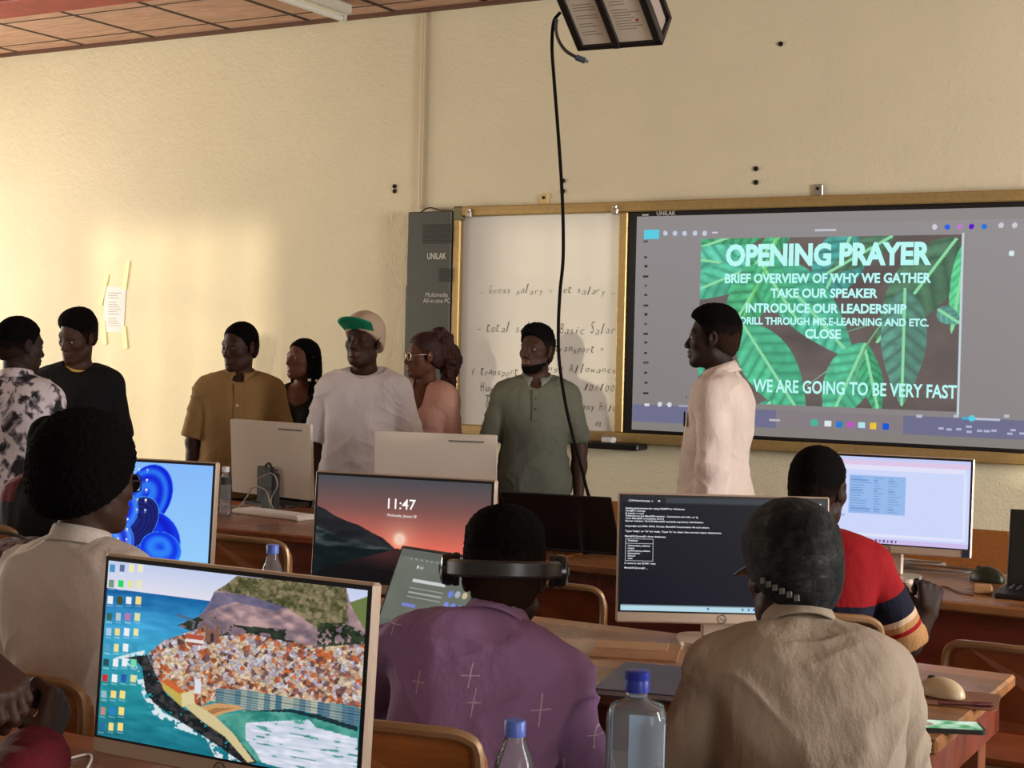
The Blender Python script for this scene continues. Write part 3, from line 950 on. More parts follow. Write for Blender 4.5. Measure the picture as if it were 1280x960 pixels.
# ------------------------------------------------------------------ things on the wall
def wp(u, v, off=0.0):
    p = at_y(u, v, YW - off); return p
M_GOLD = mat('brushed gold aluminium', (184, 156, 102), .38, metal=.55, var=.08, vscale=40)
M_WHITEB = mat('glossy white enamel', (222, 220, 212), .22, spec=.5)
M_DARKP = mat('dark olive grey panel', (66, 68, 58), .45, bump=.1)
M_DARKV = mat('dark vent mesh', (46, 46, 40), .7)
M_PRINT = mat('white print', (205, 205, 195), .6)
M_INK = mat('faded marker ink', (92, 92, 92), .7)
M_STEEL = mat('bright steel', (190, 184, 170), .3, metal=.8)
M_PAPER = mat('white paper', (222, 220, 220), .85, bump=.1)
M_TAPE = mat('cream masking tape', (236, 226, 176), .7)
M_GREYINK = mat('grey print', (150, 150, 152), .8)

# interactive whiteboard: frame, sliding whiteboard, display
pA = wp(571, 259); pB = wp(1280, 240)
zt = wp(577, 261)[2]; zb = wp(785, 553)[2]
zt = (zt + wp(1100, 243)[2]) / 2
x0 = wp(572, 400)[0]; xd = wp(789, 400)[0]; x1 = x0 + 4.05
board = thing('interactive_whiteboard', 'long gold-framed board with white writing panel and lit display', 'whiteboard', (x0, YW, zb))
BL, BH = x1 - x0, zt - zb
def bl(u, v, off=.05):
    p = at_y(u, v, YW - off); return p[0] - x0, p[2] - zb
f = MB()
ft = .055
f.box((0, -.075, BH - ft), (BL, 0, BH), .006); f.box((0, -.075, 0), (BL, 0, ft), .006)
f.box((0, -.075, ft), (.05, 0, BH - ft), .006); f.box((BL - .05, -.075, ft), (BL, 0, BH - ft), .006)
xm = xd - x0
f.box((xm - .055, -.07, ft), (xm - .004, 0, BH - ft), .005)
f.box((0, -.079, BH - .022), (BL, -.07, BH - .016)); f.box((0, -.079, .018), (BL, -.07, .024))
f.build('frame', M_GOLD, board)
corner = mat('olive corner cap', (112, 108, 70), .5)
for cx in (0, BL - .06):
    MB().box((cx - .003, -.08, BH - .08), (cx + .063, -.001, BH + .003), .01).build('corner_cap', corner, board)
WB = MB().box((.05, -.045, ft), (xm - .055, -.02, BH - ft), .002).build('writing_panel', M_WHITEB, board)
# handwriting
tp = TextPlane(); rnd = random.Random(3)
def hand(body, u, v, u1, h, mi=0):
    tp.new()
    xa, ya = bl(u, v); xb, yb = bl(u1, v)
    n = len(body); adv = (xb - xa) / n; x = xa
    for ch in body:
        if ch == ' ': tp.new()
        if ch != ' ':
            tp.put(ch, x, ya + rnd.uniform(-.006, .006), x + adv * rnd.uniform(.62, .8), h * (rnd.uniform(.9, 1.1) if (ch.isupper() or ch in 'tlfhbd') else rnd.uniform(.62, .72)) if ch not in '-=' else h * .5, bold=-.014, shear=.25, mi=mi)
        x += adv * rnd.uniform(.95, 1.05)
hand('- Gross salary = Net salary -', 600, 367, 768, .05)
hand('- total salary = Basic Salary', 596, 415, 778, .062)
hand('transport +', 694, 440, 755, .055)
hand('( transport =', 590, 468, 660, .055, 1); hand('House Allowance', 672, 464, 772, .05, 1)
hand('House', 600, 489, 634, .055, 1); hand('10/100', 730, 488, 770, .055, 1)
hand('T', 606, 511, 616, .07); hand('any H/100', 727, 512, 776, .05, 1); hand('10', 744, 532, 752, .04, 1)
tp.build('handwritten_word', [M_INK, mat('marker ink', (58, 58, 62), .7)], WB, lambda x, y: (x, -.0465, y))
for u, v in ((590, 266), (772, 262)):
    a, b = bl(u, v)
    MB().box((a - .018, -.09, b - .028), (a + .018, -.07, b + .004), .004).box((a - .012, -.094, b + .0), (a + .014, -.074, b + .022), .004).build('panel_clip', M_STEEL, board)
# display
M_BEZ = mat('black bezel plastic', (20, 20, 22), .35)
dx0, dz1 = bl(797.5, 271); _, dz0a = bl(797.5, 537); dx1 = -1.28 - x0
MB().box((xm, -.062, ft), (dx1 + .035, -.01, BH - ft), .004).build('display_bezel', M_BEZ, board)
MB().box((dx1 + .09, -.045, ft), (BL - .05, -.02, BH - ft), .002).build('writing_panel', M_WHITEB, board)
MB().box((dx1 + .037, -.07, ft), (dx1 + .09, 0, BH - ft), .005).build('frame_post', M_GOLD, board)
PROJ = dict(x0=dx0, x1=dx1, z0=dz0a, z1=dz1)
tp = TextPlane(); a, b = bl(822, 270.5); c, d = bl(846, 266)
tp.put('UNILAK', a, b + .004, c, .022, bold=.02); tp.new(); a, b = bl(804, 270); c, d = bl(812, 268); tp.rect(a, b, c, d)
tp.build('bezel_lettering', M_PRINT, board, lambda x, y: (x, -.0635, y))
# pen tray
tx = bl(742, 540)[0]
MB().box((tx, -.13, -.035), (tx + .30, -.0, -.0005), .006).build('pen_tray', M_BEZ, board)
pc = wp(762, 548, .11); 
er = thing('board_eraser', 'small white board eraser lying on the tray under the whiteboard', 'eraser', (x0 + tx + .12, YW - .108, zb + .0005))
MB().box((-.035, -.025, 0), (.035, .025, .03), .006).build('felt_block', M_PAPER, er); MB().box((-.037, -.027, .03), (.037, .027, .042), .006).build('grip', M_STEEL, er)

# dark side cabinet of the all-in-one
pa, pb = wp(520, 266), wp(571, 266)
cab = thing('board_computer_cabinet', 'tall dark grey board computer cabinet with white lettering at the end of the whiteboard', 'computer', (pa[0], YW, zb + .02))
cw, chh = x0 - pa[0] - .004, wp(545, 266)[2] - zb - .02
MB().box((0, -.085, 0), (cw, 0, chh), .006).build('case', M_DARKP, cab)
def cl(u, v):
    p = at_y(u, v, YW - .085); return p[0] - pa[0], p[2] - zb - .02
for q in ((529, 280, 564, 304), (549, 335, 564, 352)):
    a, b = cl(q[0], q[1]); c, d = cl(q[2], q[3])
    m = MB()
    for k in range(9): m.box((a, -.088, d + (b - d) * k / 9), (c, -.084, d + (b - d) * (k + .7) / 9))
    m.build('vent', M_DARKV, cab)
tp = TextPlane()
for body, q, bo in (('UNILAK', (534, 324, 558, 316), .02), ('Multimedia', (532, 371, 560, 365.5), .0), ('All-in-one PC', (529, 378.5, 563, 373), .0)):
    a, b = cl(q[0], q[1]); c, d = cl(q[2], q[3]); tp.new(); tp.put(body, a, b, c, d - b, bold=bo)
tp.build('lettering', M_PRINT, cab, lambda x, y: (x, -.0862, y))
MB().box((-.018, -.06, chh * .15), (0, -.02, chh * .66)).box((-.014, -.06, chh * .72), (0, -.02, chh * .80)).build('side_handle', M_BEZ, cab)
# conduit on the wall
a, b = wp(532, 4), wp(527, 262)
cd = thing('conduit_pipe', 'thin cream pipe running down the wall above the dark cabinet', 'pipe', (a[0], YW, b[2]))
MB().tube([(0, -.014, .002), (0, -.014, CEIL - .03 - b[2])], .011, 8).build('tube', mat('cream plastic pipe', (206, 188, 160), .5), cd, smooth=True)
k0 = wp(529, 265); k1 = wp(575, 263)
tag(MB().tube(spline([(k0[0], YW - .04, k0[2] - .01), (k0[0] + .06, YW - .03, k0[2] + .02), (k1[0] - .1, YW - .03, k1[2] + .0), (k1[0] + .02, YW - .05, k1[2] - .005)], 8), .004, 6).build('jumper_cable', BLACK, smooth=True), 'short black cable looping from dark cabinet top to the gold frame', 'cable')

# paper notice with four tapes
pc = wp(145, 386)
nt_ = thing('wall_sign', 'white printed notice taped to the wall above the black shirt man', 'paper', (pc[0], YW, pc[2]))
def nl(u, v):
    p = at_y(u, v, YW); return (p[0] - pc[0], p[2] - pc[2])
q = [nl(131, 358), nl(130, 415), nl(155, 415), nl(158, 359)]
MB()._add([(x, -.004, z) for x, z in q] + [(x, -.001, z) for x, z in q], [(0, 1, 2, 3), (7, 6, 5, 4), (0, 4, 5, 1), (1, 5, 6, 2), (2, 6, 7, 3), (3, 7, 4, 0)]).build('sheet', M_PAPER, nt_)
tp = TextPlane()
for k in range(15):
    v = 366 + k * 2.9
    if k in (3, 10): continue
    a = nl(136, v); c = nl(152 - (k * 5 % 7), v + .9); tp.rect(a[0], c[1], c[0], a[1])
tp.build('print', M_GREYINK, nt_, lambda x, y: (x, -.0046, y))
for (ua, va, ub, vb) in ((134, 343, 126, 381), (160, 326, 156, 362), (129, 401, 132, 431), (155, 408, 158, 436)):
    a, b = np.array(nl(ua, va)), np.array(nl(ub, vb)); d = b - a; n = np.array([-d[1], d[0]]) / np.linalg.norm(d) * .022
    q = [a + n, b + n * .8, b - n, a - n * .5]
    MB()._add([(x, -.007, z) for x, z in q] + [(x, -.0005, z) for x, z in q], [(0, 1, 2, 3), (7, 6, 5, 4), (0, 4, 5, 1), (1, 5, 6, 2), (2, 6, 7, 3), (3, 7, 4, 0)]).build('tape', M_TAPE, nt_)

# screw holes and small fixings
M_HOLE = mat('dark hole', (40, 34, 28), .9)
for (u, v, lb) in ((493.5, 233, 'upper dark screw hole in wall beside the cream pipe'), (493.5, 239, 'lower dark screw hole in wall beside the cream pipe'), (704, 226, 'upper dark plug in wall above the whiteboard by the hanging cable'), (704, 239, 'lower dark plug in wall above the whiteboard by the hanging cable'), (945, 211, 'upper dark plug in wall above the lit display'), (945, 228, 'lower dark plug in wall above the lit display'), (976, 55, 'lone dark chip high on the wall above the lit display')):
    p = wp(u, v)
    b = MB()
    b.lathe([(.001, 0), (.013, 0), (.013, .006), (.008, .008), (.007, .004), (.001, .004)], 12, Matrix.Rotation(PI / 2, 4, 'X'))
    tag(b.build('wall_plug', M_HOLE, loc=(p[0], YW, p[2]), smooth=True), lb, 'wall plug', 'wall plugs above the board')
for (u, v, m, lb) in ((681, 251, mat('yellowed plastic', (222, 196, 130), .5), 'small yellowed plastic clip on the wall above the whiteboard'), (1023, 240, M_STEEL, 'small square steel bracket on the wall above the lit display')):
    p = wp(u, v); t = thing('wall_bracket', lb, 'bracket', (p[0], YW, max(p[2], zt + .034)))
    MB().box((-.026, -.012, -.03), (.026, 0, .03), .004).build('plate', m, t)
    MB().lathe([(.001, 0), (.009, 0), (.009, .006), (.001, .008)], 10, Matrix.Translation((0, -.012, .008)) @ Matrix.Rotation(PI / 2, 4, 'X')).build('screw', M_HOLE, t)

# fluorescent fitting on the ceiling
e = at_y(430, 33, 7.12); xs = e[0]
fl = thing('fluorescent_fitting', 'unlit white fluorescent batten fixed under the ceiling', 'ceiling light', (xs, 6.35, CEIL))
M_FIT = mat('white enamel fitting', (208, 204, 188), .4); M_TUBE = mat('frosted tube', (226, 226, 214), .3)
MB().box((-.05, -.55, -.06), (.05, .78, 0), .008).build('body', M_FIT, fl)
MB().tube([(0, -.5, -.085), (0, .74, -.085)], .017, 12).build('tube', M_TUBE, fl, smooth=True)
for y in (-.53, .745): MB().box((-.02, y, -.105), (.02, y + .03, -.055), .004).build('lamp_holder', M_FIT, fl)
# ------------------------------------------------------------------ pictures on the screens (computed, vertex colours)
def homog(src, dst):
    A = []
    for (x, y), (u, v) in zip(src, dst):
        A += [[x, y, 1, 0, 0, 0, -u * x, -u * y], [0, 0, 0, x, y, 1, -v * x, -v * y]]
    h = np.linalg.solve(np.array(A, float), np.array([c for p in dst for c in p], float))
    H = np.append(h, 1).reshape(3, 3)
    def f(pts):
        P = np.c_[np.asarray(pts, float), np.ones(len(pts))] @ H.T; return P[:, :2] / P[:, 2:]
    return f

class Canvas:
    def __init__(s, w, h, bg=(0, 0, 0)):
        s.w, s.h = w, h; s.a = np.zeros((h, w, 3)) + np.array(bg, float)
        s.Y, s.X = np.mgrid[0:h, 0:w].astype(float); s.u = (s.X + .5) / w; s.v = (s.Y + .5) / h
    def mask(s, pts):
        """inside of a polygon given in 0..1 picture coordinates (y down)"""
        P = np.asarray(pts, float); m = np.zeros(s.u.shape, bool); n = len(P)
        for i in range(n):
            (xa, ya), (xb, yb) = P[i], P[(i + 1) % n]
            if ya == yb: continue
            c = ((ya > s.v) != (yb > s.v)) & (s.u < (xb - xa) * (s.v - ya) / (yb - ya) + xa)
            m ^= c
        return m
    def fill(s, m, col, alpha=1.0):
        col = np.asarray(col, float)
        al = alpha if np.ndim(alpha) == 0 else alpha[m][:, None]
        s.a[m] = s.a[m] * (1 - al) + (col[m] if col.ndim == 3 else col) * al
    def poly(s, pts, col, alpha=1.0): s.fill(s.mask(pts), col, alpha)
    def noise(s, sx, sy, seed=0.0):
        P = np.stack([(s.u * sx).ravel(), (s.v * sy).ravel(), np.full(s.u.size, seed + .37)], 1)
        return vnoise(P, 1.0).reshape(s.u.shape)
    def fbm(s, sx, sy, seed=0.0, o=4):
        return sum(s.noise(sx * 2 ** i, sy * 2 ** i, seed + 3 * i) * .5 ** i for i in range(o))
    def rect(s, x0, y0, x1, y1, col, alpha=1.0): s.fill((s.u >= x0) & (s.u <= x1) & (s.v >= y0) & (s.v <= y1), col, alpha)
    def disc(s, x, y, r, col, asp=None, alpha=1.0):
        asp = asp or s.w / s.h; s.fill(((s.u - x) ** 2 + ((s.v - y) / asp) ** 2) < r * r, col, alpha)

def lerp(a, b, t):
    return np.asarray(a, float) * (1 - t[..., None]) + np.asarray(b, float) * t[..., None]

def screen_mesh(name, cv, W, H, m, parent, x0=0.0, z0=0.0, y=0.0):
    """a flat sheet of coloured points in the xz plane, facing -y"""
    h, w = cv.h, cv.w
    X = x0 + W * (np.arange(w) / (w - 1)); Z = z0 + H * (1 - np.arange(h) / (h - 1))
    V = np.zeros((h, w, 3)); V[..., 0] = X[None, :]; V[..., 2] = Z[:, None]; V[..., 1] = y
    i = np.arange(h * w).reshape(h, w)
    Q = np.stack([i[1:, :-1], i[1:, 1:], i[:-1, 1:], i[:-1, :-1]], -1).reshape(-1, 4)
    me = mesh_np(name, V.reshape(-1, 3), Q, mats=[m], smooth=False)
    at = me.attributes.new('Col', 'FLOAT_COLOR', 'POINT')
    lin = s2l(np.clip(cv.a, 0, 255)).reshape(-1, 3)
    at.data.foreach_set('color', np.c_[lin, np.ones(len(lin))].astype(np.float32).ravel())
    return link(name, me, parent)

# --- seaside town wallpaper
def pic_town():
    c = Canvas(400, 226, (0, 0, 0)); f = homog([(90, 40), (1200, 160), (1165, 985), (45, 795)], [(0, 0), (1, 0), (1, 1), (0, 1)])
    P = lambda *a: f(np.array(a).reshape(-1, 2))
    sky = lerp((196, 208, 240), (236, 232, 240), np.clip(c.v / .2, 0, 1)); c.a[:] = sky
    hz = P(90, 160, 560, 220); ya = hz[0][1]
    t = np.clip((c.v - ya) / (1 - ya), 0, 1)
    sea = lerp((22, 104, 168), (66, 168, 216), np.clip(t / .25, 0, 1)); sea = np.where((t > .25)[..., None], lerp((66, 168, 216), (38, 150, 160), np.clip((t - .25) / .4, 0, 1)), sea)
    sea = np.where((t > .65)[..., None], lerp((38, 150, 160), (26, 120, 138), np.clip((t - .65) / .35, 0, 1)), sea)
    sea = sea + (c.fbm(14, 40, 1) * 16)[..., None] * np.array([.8, 1, 1])
    c.fill(c.v > ya + .0 * c.u, sea)
    # far hill and rock
    c.poly(P(1125, 212, 1205, 185, 1200, 400, 1175, 380), (108, 122, 70))
    rock = c.mask(P(500, 262, 530, 215, 548, 172, 600, 140, 645, 103, 800, 118, 950, 125, 1108, 150, 1125, 215, 1150, 265, 1190, 330, 1195, 410, 1100, 420, 980, 420, 860, 390, 600, 365, 470, 350, 392, 318, 430, 300, 470, 285))
    n = c.fbm(22, 30, 2, 5) * 1.2; m = c.fbm(90, 66, 5, 4) * 1.2
    rc = lerp((112, 96, 108), (196, 160, 158), np.clip(.5 + n * .6, 0, 1))
    top = c.mask(P(560, 165, 645, 103, 800, 118, 1108, 150, 1120, 300, 1000, 330, 860, 240, 700, 190))
    rc = np.where(top[..., None], lerp((62, 66, 36), (150, 134, 104), np.clip(.5 + m * .5 + n * .35, 0, 1)), rc)
    blue = c.mask(P(500, 270, 548, 172, 700, 190, 860, 235, 800, 250, 640, 215, 560, 240)); rc = np.where(blue[..., None], rc * .55 + np.array([40, 50, 90]) * .6, rc)
    low = c.mask(P(392, 318, 520, 258, 600, 310, 720, 320, 860, 330, 900, 400, 600, 365, 470, 350)); rc = np.where((low & (n > -.25))[..., None], np.array([34, 44, 34]) + (n * 20)[..., None], rc)
    gr = c.mask(P(990, 300, 1100, 300, 1190, 340, 1195, 420, 990, 420)); rc = np.where((gr & (m > -.3))[..., None], np.array([44, 56, 38]) + (n * 24)[..., None], rc)
    c.fill(rock, rc)
    # town: a scatter of house fronts and roofs
    town = c.mask(P(265, 440, 330, 385, 440, 345, 512, 318, 570, 362, 700, 348, 860, 382, 1000, 402, 1195, 388, 1180, 660, 1060, 640, 900, 640, 760, 630, 640, 640, 540, 640, 460, 680, 400, 640, 340, 600, 290, 510))
    g = np.random.default_rng(5); N = 3800
    sx, sy = g.random(N), g.random(N)
    pal = np.array([(238, 232, 240), (228, 214, 220), (220, 170, 140), (190, 108, 78), (240, 206, 170), (150, 110, 110), (206, 196, 214), (226, 120, 70), (120, 84, 76), (250, 226, 190)], float)
    ci = g.integers(0, len(pal), N)
    best = np.full(c.u.shape, 9.0); bi = np.zeros(c.u.shape, int)
    for k in range(N):
        d = np.maximum(abs(c.u - sx[k]) * 1.5, abs(c.v - sy[k]))
        q = d < best; best[q] = d[q]; bi[q] = k
    col = pal[ci[bi]]
    yel = np.clip((c.v - .50) / .25, 0, 1)[..., None]; col = col * (1 - .45 * yel) + .45 * yel * col * np.array([1.12, .86, .5])
    col = col * (.82 + .25 * c.noise(130, 130, 3))[..., None]
    c.fill(town, col)
    c.poly(P(425, 375, 505, 380, 505, 397, 425, 385), (232, 226, 228)); c.poly(P(430, 350, 508, 360, 505, 380, 420, 372), (184, 84, 62))
    for q in ((510, 312, 526, 312, 526, 385, 510, 385), (556, 318, 572, 318, 572, 392, 556, 392), (526, 335, 556, 335, 556, 388, 526, 388)): c.poly(P(*q), (132, 92, 78))
    c.poly(P(534, 350, 548, 350, 548, 388, 534, 388), (58, 44, 50))
    # front row of houses in shade
    row = c.mask(P(560, 585, 700, 590, 900, 620, 1180, 660, 1168, 745, 1000, 690, 880, 665, 690, 690, 640, 650, 560, 650))
    st = np.floor(c.u * 46); h = (np.sin(st * 12.9) * 43758.5) % 1
    c.fill(row, lerp((66, 112, 140), (190, 196, 176), h) * (.7 + .3 * ((c.v * 70 % 1) > .4))[..., None])
    c.poly(P(690, 680, 880, 668, 1000, 690, 1168, 740, 1166, 760, 980, 705, 880, 682, 720, 700), (22, 48, 58))
    c.poly(P(318, 578, 350, 560, 462, 615, 462, 640, 415, 668), (196, 176, 84)); c.poly(P(325, 560, 352, 545, 425, 598, 405, 612), (206, 104, 56)); c.poly(P(412, 612, 466, 590, 470, 650, 415, 668), (222, 206, 160))
    c.poly(P(468, 545, 496, 545, 496, 612, 468, 608), (222, 226, 236))
    # bay, beach and mole
    bay = c.mask(P(560, 700, 690, 680, 880, 682, 980, 705, 1168, 760, 1166, 990, 900, 935, 740, 895, 640, 780))
    c.fill(bay, lerp((40, 128, 116), (92, 168, 152), np.clip(.5 + c.fbm(20, 20, 8), 0, 1)))
    gl = c.mask(P(690, 730, 960, 712, 990, 745, 1167, 790, 1166, 990, 900, 935, 760, 898, 740, 860, 690, 800)); s_ = c.noise(14, 110, 9) + c.noise(40, 60, 4) * .6
    c.fill(gl & (s_ > -.55), lerp((180, 196, 214), (240, 238, 250), np.clip(.5 + s_ * .6, 0, 1)))
    c.poly(P(480, 690, 500, 662, 560, 648, 660, 655, 680, 672, 600, 690, 545, 716, 510, 712), (206, 158, 104)); c.poly(P(505, 690, 560, 668, 640, 668, 560, 690, 535, 708), (170, 118, 76))
    wv = c.fbm(50, 50, 12)
    foam = c.mask(P(120, 460, 250, 425, 255, 470, 210, 480, 265, 590, 330, 690, 420, 735, 520, 775, 640, 870, 700, 925, 560, 880, 520, 800, 380, 755, 290, 700, 235, 600, 200, 500)); c.fill(foam & (wv > -.15), (220, 234, 240))
    rk = c.mask(P(165, 458, 262, 445, 300, 530, 345, 610, 430, 680, 560, 715, 650, 790, 742, 900, 690, 912, 600, 850, 500, 785, 380, 712, 290, 650, 255, 600, 240, 500, 210, 470)); c.fill(rk & (wv > -.7), lerp((22, 26, 30), (66, 66, 66), np.clip(.4 + wv, 0, 1)))
    c.poly(P(428, 665, 470, 650, 560, 705, 640, 780, 728, 895, 700, 900, 600, 790, 500, 725), (214, 198, 148)); c.poly(P(392, 268, 440, 285, 470, 300, 462, 335, 452, 330, 458, 305, 430, 290, 392, 276), (96, 96, 110))
    # desktop icons
    g = random.Random(4); cols = [(250, 226, 140), (240, 244, 250), (70, 150, 220), (120, 170, 90), (250, 226, 140), (236, 238, 244)]
    fold = (250, 222, 130); whi = (238, 244, 250)
    rows = [(75, [(108, (70, 150, 200)), (150, (90, 110, 150)), (190, (244, 236, 190)), (230, (240, 234, 200))]), (142, [(104, (120, 150, 130)), (145, (40, 216, 96)), (186, (226, 232, 160)), (224, (240, 230, 190))]), (212, [(99, whi), (140, (70, 80, 40)), (180, whi), (222, fold)]), (283, [(96, (60, 100, 80)), (135, (190, 200, 210)), (176, (190, 120, 180)), (218, (226, 226, 170))]),
            (348, [(93, (170, 206, 230)), (131, fold), (171, whi), (212, (240, 232, 170))]), (416, [(88, (90, 160, 200)), (127, (236, 228, 160)), (168, whi), (208, (60, 150, 190))]), (480, [(84, (40, 80, 90)), (124, whi), (164, whi), (204, (120, 220, 170))]), (548, [(80, (200, 50, 50)), (120, whi), (160, (40, 90, 180)), (202, (226, 226, 160))]), (618, [(76, (150, 190, 200)), (116, fold), (156, fold)]), (690, [(72, (190, 140, 130)), (112, (40, 130, 200)), (152, fold)]), (758, [(66, (40, 110, 150)), (107, fold), (148, fold)])]
    for y, its in rows:
        for x, cc in its:
            (a, b), = P(x, y + .0); c.rect(a - .011, b - .021, a + .011, b + .021, cc); c.rect(a - .013, b + .03, a + .013, b + .036, (228, 238, 244), .5)
    return c

# --- blue ribbon wallpaper (a plain stand-in made of overlapping blue folds)
def pic_blue():
    c = Canvas(300, 170); c.a[:] = lerp((134, 186, 250), (150, 206, 252), c.v)
    asp = c.w / c.h
    def petal(cx, cy, r, ang, el, k0, k1, n):
        x = (c.u - cx) * asp; y = c.v - cy; ca, sa = math.cos(ang), math.sin(ang)
        a = x * ca + y * sa; b = -x * sa + y * ca
        d = np.sqrt((a / (r * el)) ** 2 + (b / r) ** 2)
        m = d < 1
        w_ = .5 + .5 * np.sin((d ** 1.6) * n + 1.2 * np.sin(np.arctan2(b, a)) + a * 5)
        c.fill(m, lerp(k0, k1, np.clip(w_ * .9 + (1 - d) * .2, 0, 1)))
        c.fill(m & (d > .975), (70, 150, 250))
    petal(.40, .62, .42, -.9, 1.0, (20, 70, 232), (70, 150, 250), 7)
    petal(.58, .34, .27, -1.05, 1.25, (2, 26, 214), (40, 122, 244), 11)
    petal(.62, .80, .30, .35, 1.15, (2, 24, 196), (14, 52, 236), 9)
    petal(.50, .64, .22, -.8, 1.5, (12, 20, 84), (24, 34, 128), 30)
    petal(.36, .52, .24, -.2, 1.15, (6, 40, 222), (60, 136, 248), 8)
    petal(.68, .90, .19, .1, 1.3, (4, 50, 230), (44, 130, 250), 7)
    petal(.34, .86, .26, -.3, 1.1, (26, 40, 210), (80, 150, 250), 9)
    g = random.Random(2)
    for i in range(9):
        for j in range(9):
            if i > 6 and j > 4 or g.random() < .18: continue
            x, y = .10 + i * .058, .08 + j * .105
            c.rect(x - .006, y - .011, x + .006, y + .011, (236, 240, 252) if g.random() < .7 else (170, 200, 240)); c.rect(x - .007, y + .022, x + .007, y + .027, (210, 224, 250), .6)
    return c

# --- sunset lock screen
def pic_lock():
    c = Canvas(260, 147); f = homog([(448, 108), (1200, 142), (1200, 610), (456, 528)], [(0, 0), (1, 0), (1, 1), (0, 1)])
    t = np.clip(c.v / .66, 0, 1)
    c.a[:] = np.where((t < .45)[..., None], lerp((78, 80, 86), (132, 88, 84), t / .45), lerp((132, 88, 84), (244, 116, 96), (t - .45) / .55))
    d = np.sqrt(((c.u - .495) * 1.77) ** 2 + (c.v - .57) ** 2)
    c.a += (np.clip(1 - d / .34, 0, 1) ** 2)[..., None] * np.array([30, 50, 40]); c.a += (np.clip(1 - d / .10, 0, 1) ** 1.5)[..., None] * np.array([30, 120, 110])
    c.fill(d < .052, (255, 214, 190))
    P = lambda *a: f(np.array(a).reshape(-1, 2)); n = c.fbm(12, 20, 3)
    c.poly([(0, .68), (.45, .66), (1, .70), (1, 1.1), (0, 1.1)], (60, 32, 36))
    c.fill(c.v > .69, lerp((86, 46, 46), (14, 14, 18), np.clip((c.v - .69) / .22 + np.abs(c.u - .62) * .5 + n * .15, 0, 1)))
    c.poly([(.5, .66), (.62, .655), (1, .69), (1, .72), (.5, .69)], (90, 34, 36))
    m = c.mask([(0, .30), (.05, .33), (.10, .38), (.18, .43), (.25, .46), (.34, .53), (.40, .57), (.47, .66), (.30, .70), (0, .70)]); c.fill(m, np.array([34, 36, 42]) + (n * 14)[..., None])
    m = c.mask([(0, .50), (.10, .55), (.22, .60), (.34, .645), (.47, .672), (.20, .80), (0, .86)]); c.fill(m, lerp((16, 30, 34), (96, 100, 96), np.clip(.25 + n * .7 + (.66 - c.v) * 1.5, 0, 1)))
    m = c.mask([(0, .68), (.25, .68), (.46, .675), (.3, .76), (.12, .86), (0, .95)]); c.fill(m, np.array([10, 26, 28]) + (n * 8)[..., None])
    return c

def pic_term():
    c = Canvas(96, 54, (24, 26, 38)); c.a[:] = lerp((20, 23, 32), (12, 13, 30), c.v)
    c.rect(0, 0, 1, .055, (62, 68, 76)); c.rect(0, 0, .22, .055, (34, 38, 46)); c.rect(0, .945, 1, 1, (196, 232, 246))
    return c

def pic_sheet():
    c = Canvas(220, 124, (206, 216, 252))
    c.rect(.18, .04, 1, .10, (222, 200, 232)); c.rect(.18, .10, .97, .15, (226, 226, 250)); c.rect(.0, .0, 1, .04, (196, 206, 246))
    c.rect(.24, .22, .60, .66, (150, 186, 236))
    g = random.Random(8)
    for r in range(14):
        y = .24 + r * .03
        c.rect(.25, y, .25 + g.uniform(.06, .13), y + .01, (110, 146, 206)); c.rect(.40, y, .40 + g.uniform(.02, .06), y + .01, (112, 148, 206)); c.rect(.49, y, .49 + g.uniform(.03, .08), y + .01, (118, 152, 208))
    for r in range(6): c.rect(.19, .18 + r * .1, .205, .19 + r * .1, (170, 180, 220))
    c.rect(.18, .68, .22, .70, (170, 178, 214)); c.rect(.0, .94, 1, 1, (206, 190, 236))
    for r in range(6): c.rect(.42 + r * .025, .955, .43 + r * .025, .98, (96, 90, 130))
    c.rect(.96, .15, .975, .90, (222, 228, 252)); c.rect(.18, .89, .97, .92, (226, 230, 252))
    return c

def pic_laptop():
    c = Canvas(160, 100, (104, 110, 100)); c.a += (c.fbm(5, 5, 2) * 6)[..., None]
    c.rect(0, 0, 1, .10, (94, 99, 92)); c.rect(0, .90, 1, 1, (92, 98, 92))
    for k in range(10): c.rect(.12 + k * .055, .11, .145 + k * .055, .125, (146, 152, 146))
    c.rect(.22, .19, .24, .23, (214, 218, 222)); c.rect(.25, .20, .29, .225, (160, 166, 168))
    c.rect(.22, .36, .56, .40, (206, 210, 212))
    for k in range(3): c.rect(.21, .47 + .055 * k, .56, .482 + .055 * k, (164, 170, 168))
    c.rect(.19, .67, .33, .71, (120, 130, 210))
    for x, y, cc in ((.64, .47, (110, 130, 220)), (.71, .46, (170, 178, 190)), (.78, .46, (206, 186, 150)), (.63, .61, (130, 140, 220)), (.70, .61, (110, 140, 230)), (.77, .62, (140, 160, 230))): c.disc(x, y, .026, cc)
    c.rect(.42, .93, .52, .96, (140, 148, 160))
    return c

